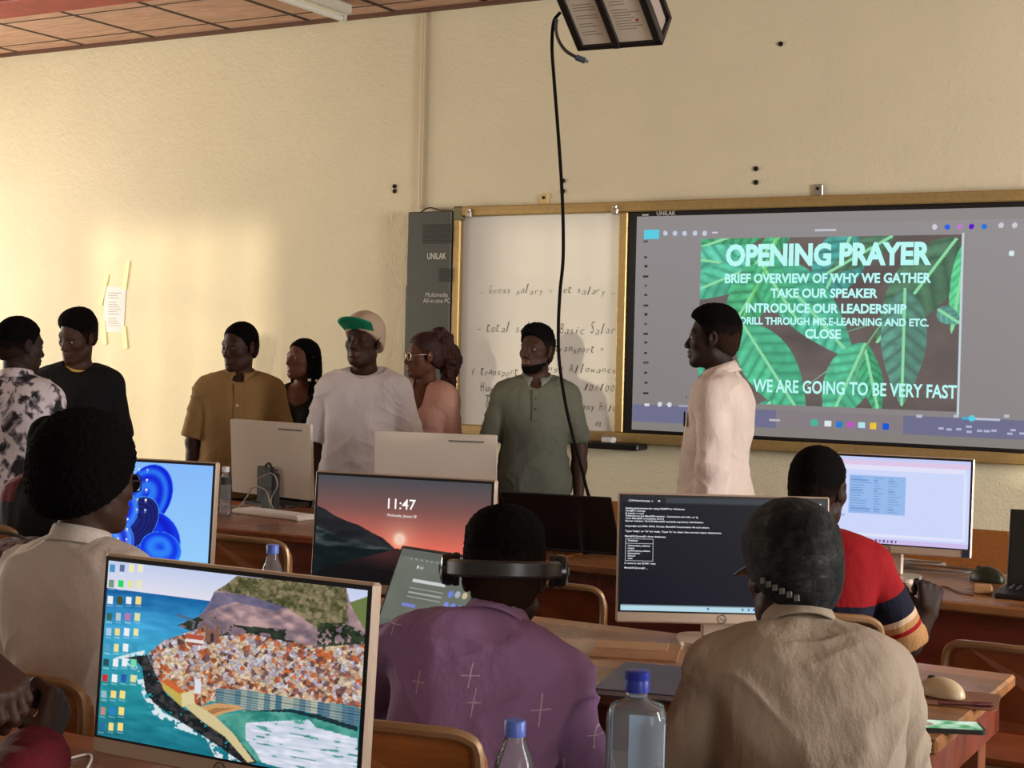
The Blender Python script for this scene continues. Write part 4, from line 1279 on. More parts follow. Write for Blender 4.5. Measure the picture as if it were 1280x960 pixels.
# --- big display
def leaf(c, x0, y0, x1, y1, wd, col, dark, nv=9, bend=0.0, alpha=1.0):
    asp = 1.42
    dx, dy = (x1 - x0) * asp, y1 - y0; L = math.hypot(dx, dy); ux, uy = dx / L, dy / L
    X = (c.su - x0) * asp; Y = c.sv - y0
    t = (X * ux + Y * uy) / L; s = (-X * uy + Y * ux)
    s = s - bend * np.sin(np.clip(t, 0, 1) * PI)
    wv = wd * np.sin(np.clip(t, 0, 1) ** .75 * PI) ** .85
    m = (t > 0) & (t < 1) & (np.abs(s) < wv) & c.inslide
    ph = (t * nv - np.abs(s) / (wd + 1e-6) * 1.3)
    fr = ph - np.floor(ph)
    shade = np.clip(.25 + .75 * np.sin(fr * PI) ** .7, 0, 1) * (.75 + .25 * (s > 0)) * (.8 + .3 * c.nz)
    a = lerp(dark, col, np.clip(shade, 0, 1))
    a = np.where((np.abs(s) < .008)[..., None], np.array([150, 232, 176]), a)
    c.fill(m, a, alpha)

def pic_projection(W, H, box):
    """box: slide rectangle in picture units (u0,v0,u1,v1)"""
    w = 620; c = Canvas(w, int(w * H / W)); c.a[:] = lerp((152, 147, 148), (142, 135, 136), c.v)
    c.a += ((c.u - .35) * 8)[..., None]
    u0, v0, u1, v1 = box
    c.su = (c.u - u0) / (u1 - u0); c.sv = (c.v - v0) / (v1 - v0); c.inslide = (c.su > 0) & (c.su < 1) & (c.sv > 0) & (c.sv < 1)
    c.nz = c.fbm(60, 40, 3)
    c.fill(c.inslide, lerp((96, 86, 84), (118, 106, 102), np.clip(.5 + c.fbm(9, 9, 6) * .6, 0, 1)))
    G, Dk = (110, 228, 190), (58, 138, 106); G2, D2 = (96, 214, 150), (52, 116, 84); G3, D3 = (104, 150, 118), (66, 92, 74)
    leaf(c, .98, .02, .70, .62, .15, G3, D3, 6); leaf(c, .80, .30, .80, .98, .12, (112, 178, 158), (76, 104, 92), 8)
    leaf(c, .60, -.03, .48, .40, .14, (90, 196, 190), (62, 110, 98), 8); leaf(c, .75, .0, .50, .22, .07, G3, D3, 5)
    leaf(c, .30, -.10, -.10, .10, .09, G2, D2, 10); leaf(c, .36, .20, -.15, .10, .12, (120, 238, 206), Dk, 8); leaf(c, .30, .12, -.12, .38, .10, G, Dk, 8)
    leaf(c, .32, .08, .10, .62, .13, G2, D2, 9); leaf(c, .26, .12, .62, .72, .15, G, Dk, 11); leaf(c, .24, .14, .40, .50, .10, G2, Dk, 9)
    leaf(c, .18, .52, .44, 1.10, .15, (104, 224, 170), Dk, 10); leaf(c, .02, .60, -.1, .95, .10, G, Dk, 7)
    leaf(c, .66, .62, .52, 1.12, .13, (104, 226, 176), (66, 140, 108), 9); leaf(c, .66, .66, .72, 1.05, .06, (88, 206, 146), D2, 8); leaf(c, 1.02, .02, .97, .56, .05, (120, 240, 170), (70, 170, 116), 9)
    leaf(c, .36, -.08, .22, .16, .06, G2, D2, 7); leaf(c, .92, .42, 1.0, .50, .05, (120, 190, 180), (80, 130, 118), 4)
    leaf(c, .30, .98, .22, 1.15, .05, G, Dk, 5)
    def ln(pts, col, wd=.004):
        for (xa, ya), (xb, yb) in zip(pts[:-1], pts[1:]):
            dx, dy = (xb - xa) * 1.42, yb - ya; L2 = dx * dx + dy * dy
            X = (c.su - xa) * 1.42; Y = c.sv - ya; t = np.clip((X * dx + Y * dy) / L2, 0, 1)
            c.fill((np.hypot(X - t * dx, Y - t * dy) < wd) & c.inslide, col)
    ln([(.31, .0), (.28, .14), (.24, .26), (.18, .48)], (120, 214, 110), .006); ln([(.72, .50), (.66, .64), (.62, .85)], (120, 180, 130), .005); ln([(.58, .56), (.70, .50)], (112, 160, 130)); ln([(.44, .88), (.54, .76)], (140, 170, 150), .003)
    # slide edge and taskbar
    c.rect(u1 - .001, v0 - .005, u1 + .0035, v1 + .03, (206, 226, 232))
    return c
# ------------------------------------------------------------------ display picture
SCR = .86
dW, dH = PROJ['x1'] - PROJ['x0'], PROJ['z1'] - PROJ['z0']
def dp(u, v):
    a, b = bl(u, v, .0625); return (a - PROJ['x0']) / dW, (PROJ['z1'] - b) / dH
su0, sv0 = dp(877, 299); su1, _ = dp(1203, 293); _, sv1 = dp(1100, 511)
cvd = pic_projection(dW, dH, (su0, sv0, su1, sv1))
# window furniture of the picture
_, t0 = dp(805, 537); _, b1 = dp(1000, 527)
tb0 = dp(1100, 518)[1]; tb1 = dp(1100, 541)[1]
cvd.rect(0, 0, 1, dp(820, 283)[1], (150, 144, 142)); cvd.rect(0, tb1, 1, 1, (140, 134, 130))
cvd.rect(0, tb0, 1, tb1, (116, 116, 148)); cvd.rect(su0 + .2, tb0, su0 + .5, tb1, (140, 132, 136))
a = dp(805.5, 299); b = dp(824, 287); cvd.rect(a[0], b[1], b[0], a[1], (90, 214, 236))
for k, u in enumerate((832, 844, 856, 869, 881)):
    p = dp(u, 292); cvd.disc(p[0], p[1], .006, (206, 214, 236))
p = dp(894, 291); cvd.rect(p[0] - .007, p[1] - .002, p[0] + .007, p[1] + .003, (220, 224, 240))
for k, v in enumerate((302, 322, 333, 346, 357, 369, 382, 393, 405, 417, 428, 441, 453, 466, 478, 491)):
    p = dp(807.5, v); w_ = .004 if k % 3 else .007; cvd.rect(p[0] - w_, p[1] - .005, p[0] + w_, p[1] + .005, (48, 44, 44) if k % 4 else (90, 84, 84))
for u, v, cc in ((1168, 284, (220, 214, 230)), (1184, 284, (40, 100, 240)), (1199, 284, (200, 130, 210)), (1214, 283.5, (96, 10, 210)), (1230, 283.5, (30, 120, 230)), (1251, 282, (214, 214, 226)), (1268, 282, (214, 214, 226)), (1264, 317, (226, 246, 250))):
    p = dp(u, v); cvd.disc(p[0], p[1], .006, cc)
p = dp(1032, 288); cvd.rect(p[0] - .025, p[1] - .004, p[0] + .025, p[1] + .004, (206, 208, 224))
for u, v, cc in ((1018, 528, (70, 190, 160)), (1035, 529, (236, 244, 250)), (1049, 530, (30, 130, 220)), (1063, 530.5, (200, 90, 200)), (1077, 531, (190, 236, 250)), (1091, 532, (250, 206, 60)), (1107, 533, (20, 90, 220))):
    p = dp(u, v); cvd.rect(p[0] - .0075, p[1] - .013, p[0] + .0075, p[1] + .013, cc)
for u, v in ((1176, 535), (1186, 536), (1198, 536), (1211, 533), (1211, 539), (1224, 538), (1233, 538), (1242, 538), (1266, 537), (1262, 542), (1278, 541)):
    p = dp(u, v); cvd.rect(p[0] - .006, p[1] - .004, p[0] + .006, p[1] + .005, (186, 190, 226))
for u in (1149, 1195, 1258): p = dp(u, 520); cvd.rect(p[0] - .006, p[1] - .007, p[0] + .006, p[1] + .006, (196, 200, 220))
a = dp(1202, 522); b = dp(1250, 525); cvd.rect(a[0], a[1] - .003, b[0], a[1] + .005, (200, 206, 226)); cvd.rect(a[0], a[1] - .003, a[0] + .024, a[1] + .005, (60, 190, 230)); cvd.disc(a[0] + .022, a[1], .007, (90, 220, 240))
p = dp(809, 505); cvd.rect(p[0] - .006, p[1] - .005, p[0] + .006, p[1] + .008, (230, 230, 240)); p = dp(825, 505); cvd.disc(p[0], p[1], .006, (225, 225, 236)); p = dp(837, 505.5); cvd.disc(p[0], p[1], .006, (225, 225, 236))
p = dp(857, 507); cvd.rect(p[0] - .018, p[1] - .005, p[0] + .018, p[1] + .005, (176, 174, 184))
p = dp(972, 525); cvd.rect(p[0] - .02, p[1] - .005, p[0] + .006, p[1] + .005, (200, 196, 206))
M_PROJ = screen_mat('lit display', .85 * SCR)  # projected slide: the board sheet glows by itself in place of projector light
proj = screen_mesh('display', cvd, dW, dH, M_PROJ, board, PROJ['x0'], PROJ['z0'], -.0625)
M_SLTXT = emis('slide lettering', (186, 250, 246), .95 * SCR)
tp = TextPlane()
def sl(body, q, bold=.028):
    a, b = bl(q[0], q[1], .064); c, d = bl(q[2], q[3], .064); h = d - b
    tp.put(body, a, b, c, h, bold=bold)
def slv(body, ul, ur, vb, vt, bold=.028):
    tp.new()
    a, b = bl(ul, vb, .064); c, _ = bl(ur, vb, .064); _, d = bl(ul, vt, .064); tp.put(body, a, b, c, d - b, bold=bold)
slv('OPENING PRAYER', 907, 1164, 331.5, 307, .045)
slv('BRIEF OVERVIEW OF WHY WE GATHER', 906, 1164, 353.5, 342.5, .036)
slv('TAKE OUR SPEAKER', 963, 1097, 371.5, 361, .036)
slv('INTRODUCE OUR LEADERSHIP', 932, 1133, 390, 379.5, .036)
slv('LITTLE DRILL THROUGH MIS,E-LEARNING AND ETC.', 890, 1161, 404.5, 396, .032)
slv('CLOSE', 1006, 1051, 422.5, 411.5, .036)
slv('WE ARE GOING TO BE VERY FAST', 941, 1196, 489, 474, .022)
tp.build('slide_line', M_SLTXT, proj, lambda x, y: (x, -.0637, y))

# ------------------------------------------------------------------ tables
TH = .76
def wood(nm, base, rough, plank=.14, dirx=True, red=1.0):
    def b(nt, p, co, c):
        v = nt.mapping(co, (1.2, 9, 9) if dirx else (9, 1.2, 9))
        n = nt.noise(v, 2.2, 6, .65)
        s = nt.new('ShaderNodeSeparateXYZ'); nt.link(co, s.inputs[0])
        q = nt.math('DIVIDE', s.outputs[1 if dirx else 0], plank)
        idn = nt.new('ShaderNodeTexWhiteNoise', noise_dimensions='1D'); nt.link(nt.math('FLOOR', q), idn.inputs['W'])
        f = nt.math('FRACT', q); g = nt.math('LESS_THAN', f, .022)
        col = nt.ramp(nt.math('ADD', nt.math('MULTIPLY', n, .75), nt.math('MULTIPLY', idn.outputs['Value'], .25)), [(.25, tuple(x * .45 for x in c)), (.5, c), (.75, tuple(min(1, x * 1.45) for x in c))])
        nt.link(nt.mix(nt.math('MULTIPLY', g, .8), col, tuple(x * .15 for x in c)), p.inputs['Base Color'])
        w_ = nt.noise(co, 5, 3); nt.link(nt.ramp(w_, [(.3, (rough * .7,) * 3), (.7, (min(1, rough * 1.6),) * 3)]), p.inputs['Roughness'])
        nt.link(nt.bump(nt.math('SUBTRACT', n, g), .12, .004), p.inputs['Normal'])
    return mat(nm, base, rough, spec=.5, build=b)
M_TOP = wood('worn varnished plank top', (158, 108, 68), .26)
M_TOPR = wood('red brown plank top', (140, 78, 42), .24)
M_APR = wood('red brown table front', (112, 46, 26), .4, .3)
M_LEG = mat('brown table leg', (120, 66, 38), .5, var=.2)

def table(label, x0, x1, y0, y1, top=M_TOP, apr=.10, panel=None, group='long wooden tables'):
    t = thing('wooden_table', label, 'table', ((x0 + x1) / 2, (y0 + y1) / 2, 0), 0, group)
    w, d = (x1 - x0) / 2, (y1 - y0) / 2
    MB().box((-w, -d, TH - .032), (w, d, TH), .006).build('tabletop', top, t)
    a = MB()
    i = .03
    a.box((-w + i, -d + i, TH - .032 - (panel or apr)), (w - i, -d + i + .022, TH - .032)); a.box((-w + i, d - i - .022, TH - .032 - apr), (w - i, d - i, TH - .032))
    a.box((-w + i, -d + i + .022, TH - .032 - apr), (-w + i + .022, d - i - .022, TH - .032)); a.box((w - i - .022, -d + i + .022, TH - .032 - apr), (w - i, d - i - .022, TH - .032))
    ap = a.build('apron', M_APR, t)
    for sx in (-1, 1):
        for sy in (-1, 1):
            cx, cy = sx * (w - .085), sy * (d - .085)
            MB().box((cx - .032, cy - .032, 0), (cx + .032, cy + .032, TH - .032), .004).build('leg', M_LEG, t)
    return t, ap
R0 = (1.35, 2.08); R1 = (2.98, 3.72); R2 = (4.73, 5.60)
table('nearest wooden table carrying the seaside-town monitor', -2.75, -.62, *R0, M_TOPR)
table('wooden table of the cap wearing man with the mouse and lit phone on it', -2.42, -.72, *R1)
table('wooden table under the blue ribbon wallpaper monitor', -4.05, -2.44, *R1, M_TOPR)
t2, ap2 = table('long wooden table under the two monitors seen from behind', -5.0, -2.52, *R2, M_TOPR, panel=.34)
table('wooden table under the spreadsheet monitor and coiled cables', -2.50, .1, 4.73, 5.46, M_TOP, panel=.34)
tp = TextPlane()
def tl(u, v): p = at_y(u, v, R2[0] + .03); return p[0] + 3.76, p[2]
a, b = tl(713, 727); c, d = tl(727, 715); tp.put('2', a, b, c, d - b)
a, b = tl(735, 733); c, d = tl(748, 721); tp.put('UZ', a, b, c, d - b); a, b = tl(753, 735); c, d = tl(775, 723); tp.put('DAT', a, b, c, d - b)
tp.build('painted_letters', mat('dark paint letters', (52, 22, 14), .6), ap2, lambda x, y: (x, -(R2[1] - R2[0]) / 2 + .0285, y))

# ------------------------------------------------------------------ chairs
M_PLY = mat('orange varnished plywood', (168, 104, 52), .35, build=lambda nt, p, co, c: nt.link(nt.ramp(nt.noise(nt.mapping(co, (2, 14, 14)), 2.5, 5, .6), [(.3, tuple(x * .6 for x in c)), (.7, tuple(x * 1.15 for x in c))]), p.inputs['Base Color']))
M_PLYD = mat('dark varnished plywood', (128, 66, 34), .35, var=.25, vscale=12)
M_TUBEF = mat('tan painted steel tube', (150, 118, 84), .35, metal=.3)
M_RUB = mat('black rubber foot', (22, 22, 22), .8)
def chair(label, x, y, rz, top=.82, m=M_PLY):
    t = thing('school_chair', label, 'chair', (x, y, 0), rz, 'plywood school chairs')
    MB().prism(rrect(.40, .38, .05), .437, .452).build('seat', m, t)
    # curved backrest
    n = 16; pts = rrect(.40, .22, .06, 6); V = []; F = []
    k = len(pts)
    for off in (0, .012):
        for px, pz in pts: V.append((px, -.19 - .05 * (1 - (px / .2) ** 2) + off, top - .11 + pz))
    mb = MB()._add(V, [tuple(range(k)), tuple(reversed(range(k, 2 * k)))] + [(i, k + i, k + (i + 1) % k, (i + 1) % k) for i in range(k)])
    mb.build('backrest', m, t)
    MB().tube(spline([(-.185, -.205, .42), (-.19, -.208, .60), (-.192, -.20, top - .05), (-.17, -.212, top - .004), (-.10, -.236, top + .006), (0, -.248, top + .008), (.10, -.236, top + .006), (.17, -.212, top - .004), (.192, -.20, top - .05), (.19, -.208, .60), (.185, -.205, .42)], 5), .0115, 8).build('back_frame', M_TUBEF, t, smooth=True)
    for sx in (-1, 1):
        f = MB().tube(spline([(sx * .175, .165, .43), (sx * .18, .175, .3), (sx * .19, .19, .012)], 4), .0115, 8).build('leg', M_TUBEF, t, smooth=True)
        MB().lathe([(.001, 0), (.015, 0), (.015, .025), (.001, .026)], 10, Matrix.Translation((sx * .19, .19, 0))).build('rubber_foot', M_RUB, f)
        f = MB().tube(spline([(sx * .185, -.205, .43), (sx * .19, -.22, .25), (sx * .2, -.25, .012)], 4), .0115, 8).build('leg', M_TUBEF, t, smooth=True)
        MB().lathe([(.001, 0), (.015, 0), (.015, .025), (.001, .026)], 10, Matrix.Translation((sx * .2, -.25, 0))).build('rubber_foot', M_RUB, f)
    MB().tube([(-.185, -.18, .425), (.185, -.18, .425)], .01, 8).tube([(-.175, .16, .425), (.175, .16, .425)], .01, 8).tube([(-.175, .16, .425), (-.185, -.2, .425)], .01, 8).tube([(.175, .16, .425), (.185, -.2, .425)], .01, 8).build('seat_frame', M_TUBEF, t, smooth=True)
    return t

# ------------------------------------------------------------------ monitors
M_SILV = mat('champagne silver plastic', (196, 176, 156), .35, metal=.35)
M_BACK = mat('pale grey computer back', (214, 204, 190), .5)
M_LOGO = mat('dark chrome logo', (92, 80, 70), .3, metal=.6)
M_SCRN = {}
def monitor(label, uc, vt, depth, rz, cv=None, W=.54, strength=.9, y0=None, sticker=False, group='monitors facing the photographer', text=None, H=.33, tilt=-.07):
    top = at_d(uc, vt, depth)
    t = thing('monitor', label, 'monitor', (top[0], top[1], TH), rz, group)
    zt_ = top[2] - TH; ch = .027; b = .007
    M = Matrix.Translation((0, 0, zt_)) @ Matrix.Rotation(tilt, 4, 'X') @ Matrix.Translation((0, 0, -zt_))
    zb_ = zt_ - H
    pan = MB().box((-W / 2, .0, zb_), (W / 2, .022, zt_), .004, M).build('panel', M_SILV, t)
    m = MB().box((-W / 2 + .004, -.0012, zb_ + ch), (W / 2 - .004, .004, zt_ - .004), 0, M); m.build('bezel', M_BEZ, pan)
    sw, sh = W - 2 * b - .008, H - ch - b - .008
    ms = screen_mat('lit ' + label.split(' showing ')[-1][:40], strength * SCR)
    sc = screen_mesh('screen', cv, sw, sh, ms, pan, -sw / 2, zb_ + ch + .004, -.002); sc.data.transform(M)
    if text:
        tp = TextPlane(); mts = text(tp, sw, sh)
        tp.build('text_line', mts, sc, lambda x, y: (-sw / 2 + x * sw, -.0026, zb_ + ch + .004 + y * sh), M)
    lg = TextPlane(); lz = zb_ + ch / 2
    lg.put('h', -.006, lz - .004, -.0008, .009, shear=.25); lg.put('p', .0006, lz - .006, .006, .009, shear=.25)
    lg.build('logo', M_LOGO, pan, lambda x, y: (x, -.0009, y), M)
    r = MB().tube([(.0105 * math.cos(a), -.0008, lz + .0105 * math.sin(a)) for a in [2 * PI * i / 24 for i in range(24)]], .0009, 6, closed=True).build('logo_ring', M_LOGO, pan); r.data.transform(M)
    if sticker: s_ = MB().box((W / 2 - .03, -.0016, zb_ + .003), (W / 2 - .006, .0, zb_ + .026)).build('sticker', mat('dark blue sticker', (34, 40, 70), .5), pan); s_.data.transform(M)
    MB().box((-.045, .025, .012), (.045, .05, max(.06, zb_ + .14)), .006).build('stand_neck', M_SILV, t)
    MB().prism(rrect(.21, .17, .05), .0, .012, Matrix.Translation((0, .02, 0))).build('stand_base', M_SILV, t)
    return t

def txt_lock(tp, sw, sh):
    tp.put('11:47', .418, .715, .578, .095, bold=.01); tp.new(); tp.put('Wednesday, January 28', .415, .64, .585, .026)
    return emis('lock screen lettering', (250, 246, 244), 1.0 * SCR)
def txt_term(tp, sw, sh):
    L = ['Setting environment for using XAMPP for Windows.', 'User@PC c:\\xampp', '# mysql -u root', 'Welcome to the MariaDB monitor.  Commands end with ; or \\g.', 'Your MariaDB connection id is 8', 'Server version: 10.4.32-MariaDB mariadb.org binary distribution', '', 'Copyright (c) 2000, 2018, Oracle, MariaDB Corporation Ab and others.', '', "Type 'help;' or '\\h' for help. Type '\\c' to clear the current input statement.", '', 'MariaDB [(none)]> show databases;']
    def row(s, i, x=.015): tp.new(); tp.put(s, x, .895 - i * .0225, x + len(s) * .0061, .0135, bold=.03)
    for i, s in enumerate(L): row(s, i)
    for i, s in enumerate(['Database', '', 'information_schema', 'mysql', 'performance_schema', 'phpmyadmin', 'school', 'test']): row(s, 12.7 + i, .03)
    row('5 rows in set (0.001 sec)', 21.6); row('MariaDB [(none)]> _', 23.4)
    tp.new(); x0, x1, ya, yb = .018, .155, .895 - 20.4 * .0225, .895 - 11.8 * .0225
    for y in (ya, yb, .895 - 13.6 * .0225): tp.rect(x0, y, x1, y + .003)
    for x in (x0, x1 - .0018): tp.rect(x, ya, x + .0018, yb)
    tp.new(); tp.put('C:\\Windows\\xampp  x', .03, .962, .15, .016, bold=.02); tp.rect(.175, .964, .185, .976)
    for x in (.915, .945, .975): tp.rect(x - .004, .965, x + .004, .977)
    tp.new()
    for x in (.43, .60, .63, .655, .70, .72, .745, .80): tp.rect(x - .005, .018, x + .005, .038, 1)
    return [emis('terminal lettering', (226, 230, 236), .9 * SCR), emis('taskbar icons', (60, 120, 190), .8 * SCR)]

monitor('monitor showing a seaside town under a rock on the nearest table', 291, 709.5, 2.405, rad(.9), pic_town(), strength=.92)
monitor('monitor showing blue ribbon folds, partly behind the afro haired man', 174, 572.8, 4.60, rad(9.6), pic_blue(), strength=.95)
monitor('monitor showing a red sunset lock screen with the time', 505, 594, 4.17, rad(9.7), pic_lock(), strength=.85, text=txt_lock)
monitor('monitor showing a dark terminal window, beside the cap wearing man', 905, 618.5, 3.886, rad(29.6), pic_term(), strength=.8, text=txt_term)
monitor('monitor showing a pale spreadsheet, in front of the striped shirt man', 1114, 568.5, 5.11, rad(7.4), pic_sheet(), strength=.95, sticker=True)

def aio(label, uc, vt, depth, rz, group='all-in-one computers seen from behind'):
    """all-in-one computer seen from behind (screen turned to the wall side)"""
    top = at_d(uc, vt, depth); W, H = .54, .345
    t = thing('all_in_one_computer', label, 'computer', (top[0], top[1], TH), rz, group)
    zt_ = top[2] - TH; zb_ = zt_ - H
    M = Matrix.Translation((0, 0, zt_)) @ Matrix.Rotation(.06, 4, 'X') @ Matrix.Translation((0, 0, -zt_))
    b = MB()
    b.prism(rrect(W, H, .008), -.0, .016, Matrix.Translation((0, 0, 0)) @ M @ Matrix.Translation((0, .014, (zt_ + zb_) / 2)) @ Matrix.Rotation(PI / 2, 4, 'X'))
    pan = b.build('back_cover', M_BACK, t)
    v = MB()
    for k in range(2): v.box((W / 2 - .21, -.0035, zt_ - .030 - .0045 * k), (W / 2 - .055, -.001, zt_ - .0275 - .0045 * k), 0, M)
    v.build('vent_slot', M_DARKV, pan)
    MB().box((-W / 2 + .006, .015, zb_ + .03), (W / 2 - .006, .019, zt_ - .006), 0, M).build('screen', M_BEZ, pan)
    s = MB().box((-.05, -.03, .01), (.05, -.004, max(.07, zb_ + .14)), .006); s.build('stand_neck', mat('dark stand plastic', (46, 44, 42), .4), t)
    MB().prism(rrect(.30, .17, .03), 0, .012, Matrix.Translation((0, .05, 0))).build('stand_base', mat('dark stand foot', (40, 38, 36), .4), t)
    p = MB()
    for k in range(5): p.box((-.02 + k * .014, -.004, zb_ + .12), (-.012 + k * .014, -.001, zb_ + .126), 0, M)
    p.build('port', M_DARKV, pan)
    return t, zb_
a1, zb1 = aio('pale all-in-one computer seen from behind, cables bundled at its stand', 337, 527, 7.0, rad(-9))
a2, zb2 = aio('pale all-in-one computer seen from behind, in front of the pink cardigan woman', 544, 541.5, 6.5, rad(17.5))
# power brick and cable bundle at the first all-in-one
pb = at_z(322, 640, TH)
ab = thing('power_adapter', 'black power adapter standing at the back of the all-in-one computer', 'power adapter', (pb[0], pb[1] + .085, TH), rad(-9))
MB().box((-.045, -.025, .0), (.045, .025, .17), .01).build('brick', BLACK, ab)
MB().tube(spline([(.0, -.01, .165), (-.01, -.02, .20), (.015, -.02, .21), (.02, 0, .17)], 6), .006, 8).build('strain_relief', BLACK, ab, smooth=True)
M_CAB = mat('grey cable', (138, 128, 116), .5)
for k, (pts, lb) in enumerate((([(.06, -.05, .004), (.04, -.06, .09), (-.05, -.055, .10), (-.10, -.05, .05), (-.12, -.08, .004)], 'grey cable looped once over the black power adapter'), ([(-.02, -.06, .14), (.07, -.055, .17), (.10, -.05, .12), (.06, -.05, .05), (.11, -.06, .004), (.2, -.06, .004)], 'grey cable hanging from adapter top down to the white keyboard'), ([(-.30, -.03, .004), (-.16, -.06, .004), (-.04, -.07, .004), (.0, -.05, .02)], 'grey cable lying flat on the table left of the power adapter'))):
    pr = Rz(rad(-9)); P = [pr @ np.array(p) + np.array([pb[0], pb[1] + .085, TH + .003]) for p in spline(pts, 8)]
    tag(MB().tube(P, .0035, 6).build('power_cable', M_CAB, smooth=True), lb, 'cable', 'cables behind the computer')
kb = at_z(352, 642, TH)
k_ = thing('keyboard', 'white keyboard lying behind the all-in-one computer with bundled cables', 'keyboard', (kb[0] + .04, kb[1] - .10, TH), rad(-9))
MB().box((-.21, -.062, 0), (.21, .062, .018), .005).build('case', M_BACK, k_)
kk = MB()
for r in range(5):
    for c in range(15): kk.box((-.2 + c * .0265, -.052 + r * .0208, .018), (-.2 + c * .0265 + .0225, -.052 + r * .0208 + .017, .022))
kk.build('key_block', M_PAPER, k_)

# ------------------------------------------------------------------ laptops
M_LAPG = mat('grey aluminium', (120, 116, 110), .35, metal=.6)
def laptop(label, p, rz, tilt, body, cv=None, W=.355, D=.24, strength=.5, keys=True):
    t = thing('laptop', label, 'laptop', (p[0], p[1], TH), rz)
    MB().box((-W / 2, -D, 0), (W / 2, 0, .017), .004).build('base', body, t)
    if keys:
        k = MB()
        for r in range(5):
            for c in range(14): k.box((-W / 2 + .02 + c * .0226, -.035 - r * .0205 - .017, .017), (-W / 2 + .02 + c * .0226 + .019, -.035 - r * .0205, .0185))
        kb_ = k.build('key_block', BLACK, t)
        g = TextPlane()
        for r in range(5):
            for c in range(14): g.rect(-W / 2 + .026 + c * .0226, -.035 - r * .0205 - .011, -W / 2 + .033 + c * .0226, -.035 - r * .0205 - .006)
        g.build('key_legends', mat('key legends', (190, 192, 205), .6), kb_, lambda x, y: (x, y, .0188))
        MB().box((-.055, -D + .012, .017), (.055, -D + .085, .0176)).build('touchpad', BLACK, t)
    M = Matrix.Translation((0, -.004, .014)) @ Matrix.Rotation(-tilt, 4, 'X')
    lid = MB().box((-W / 2, 0, 0), (W / 2, .007, D - .004), .003, M).build('lid', body, t)
    MB().box((-W / 2 + .003, -.0008, .004), (W / 2 - .003, .002, D - .008), 0, M).build('screen_bezel', M_BEZ, lid)
    if cv is not None:
        s = screen_mesh('screen', cv, W - .016, D - .034, screen_mat('lit laptop page', strength * SCR), lid, -W / 2 + .008, .022, -.0012); s.data.transform(M)
    else:
        MB().box((-W / 2 + .008, -.0014, .02), (W / 2 - .008, 0, D - .012), 0, M).build('screen', mat('dark glass screen', (10, 10, 12), .12), lid)
    MB().tube([(-W * .3, -.002, .016), (W * .3, -.002, .016)], .006, 8).build('hinge', BLACK, t)
    return t
hp_ = at_z(466, 792, TH + .01); c_, s_ = math.cos(rad(-13)), math.sin(rad(-13))
laptop('open grey laptop with a dim page, in front of the headphone wearer', (hp_[0] + .18 * c_, hp_[1] + .18 * s_), rad(-13), rad(24), M_LAPG, pic_laptop(), strength=.9)
bp = at_z(708, 690, TH)
M_BLKL = mat('black laptop shell', (14, 14, 15), .4)
laptop('black laptop with its lid back towards us, below the grey polo man', (bp[0] - .0, bp[1] + .0), rad(180 + 10), rad(36), M_BLKL, None, W=.42, D=.27)
rp = at_z(1243, 741, TH)
laptop('black laptop with a dark screen at the right table end', (rp[0] + .20, rp[1] + .14), rad(3), rad(8), M_BLKL, None, W=.38, D=.25)

# ------------------------------------------------------------------ small things on the tables
def clear(nm, tint=(.95, .97, 1.0), gl=.9, milk=.0):
    m = bpy.data.materials.new(nm); m.use_nodes = True; nt = NT(m); n = nt.n; n.remove(n['Principled BSDF'])
    tr = nt.new('ShaderNodeBsdfTransparent'); tr.inputs[0].default_value = (*tint, 1)
    g = nt.new('ShaderNodeBsdfGlossy'); g.inputs['Roughness'].default_value = .05
    d = nt.new('ShaderNodeBsdfDiffuse'); d.inputs[0].default_value = (.8, .86, .92, 1)
    lw = nt.new('ShaderNodeLayerWeight'); lw.inputs[0].default_value = .22
    m0 = nt.new('ShaderNodeMixShader'); m0.inputs[0].default_value = milk; nt.link(tr.outputs[0], m0.inputs[1]); nt.link(d.outputs[0], m0.inputs[2])
    mx = nt.new('ShaderNodeMixShader'); nt.link(nt.math('MULTIPLY', lw.outputs['Fresnel'], gl), mx.inputs[0])
    nt.link(m0.outputs[0], mx.inputs[1]); nt.link(g.outputs[0], mx.inputs[2]); nt.link(mx.outputs[0], n['Material Output'].inputs[0])
    return m
M_PET = clear('clear bottle plastic', (.97, .98, .99), 1.0, .10); M_PETB = clear('bluish bottle plastic', (.93, .96, 1.0), 1.2, .12)
M_WATER = clear('water', (.95, .97, .98), .5)
M_CAPB = mat('blue bottle cap', (78, 104, 196), .4); M_CAPD = mat('deep blue bottle cap', (20, 44, 150), .35)
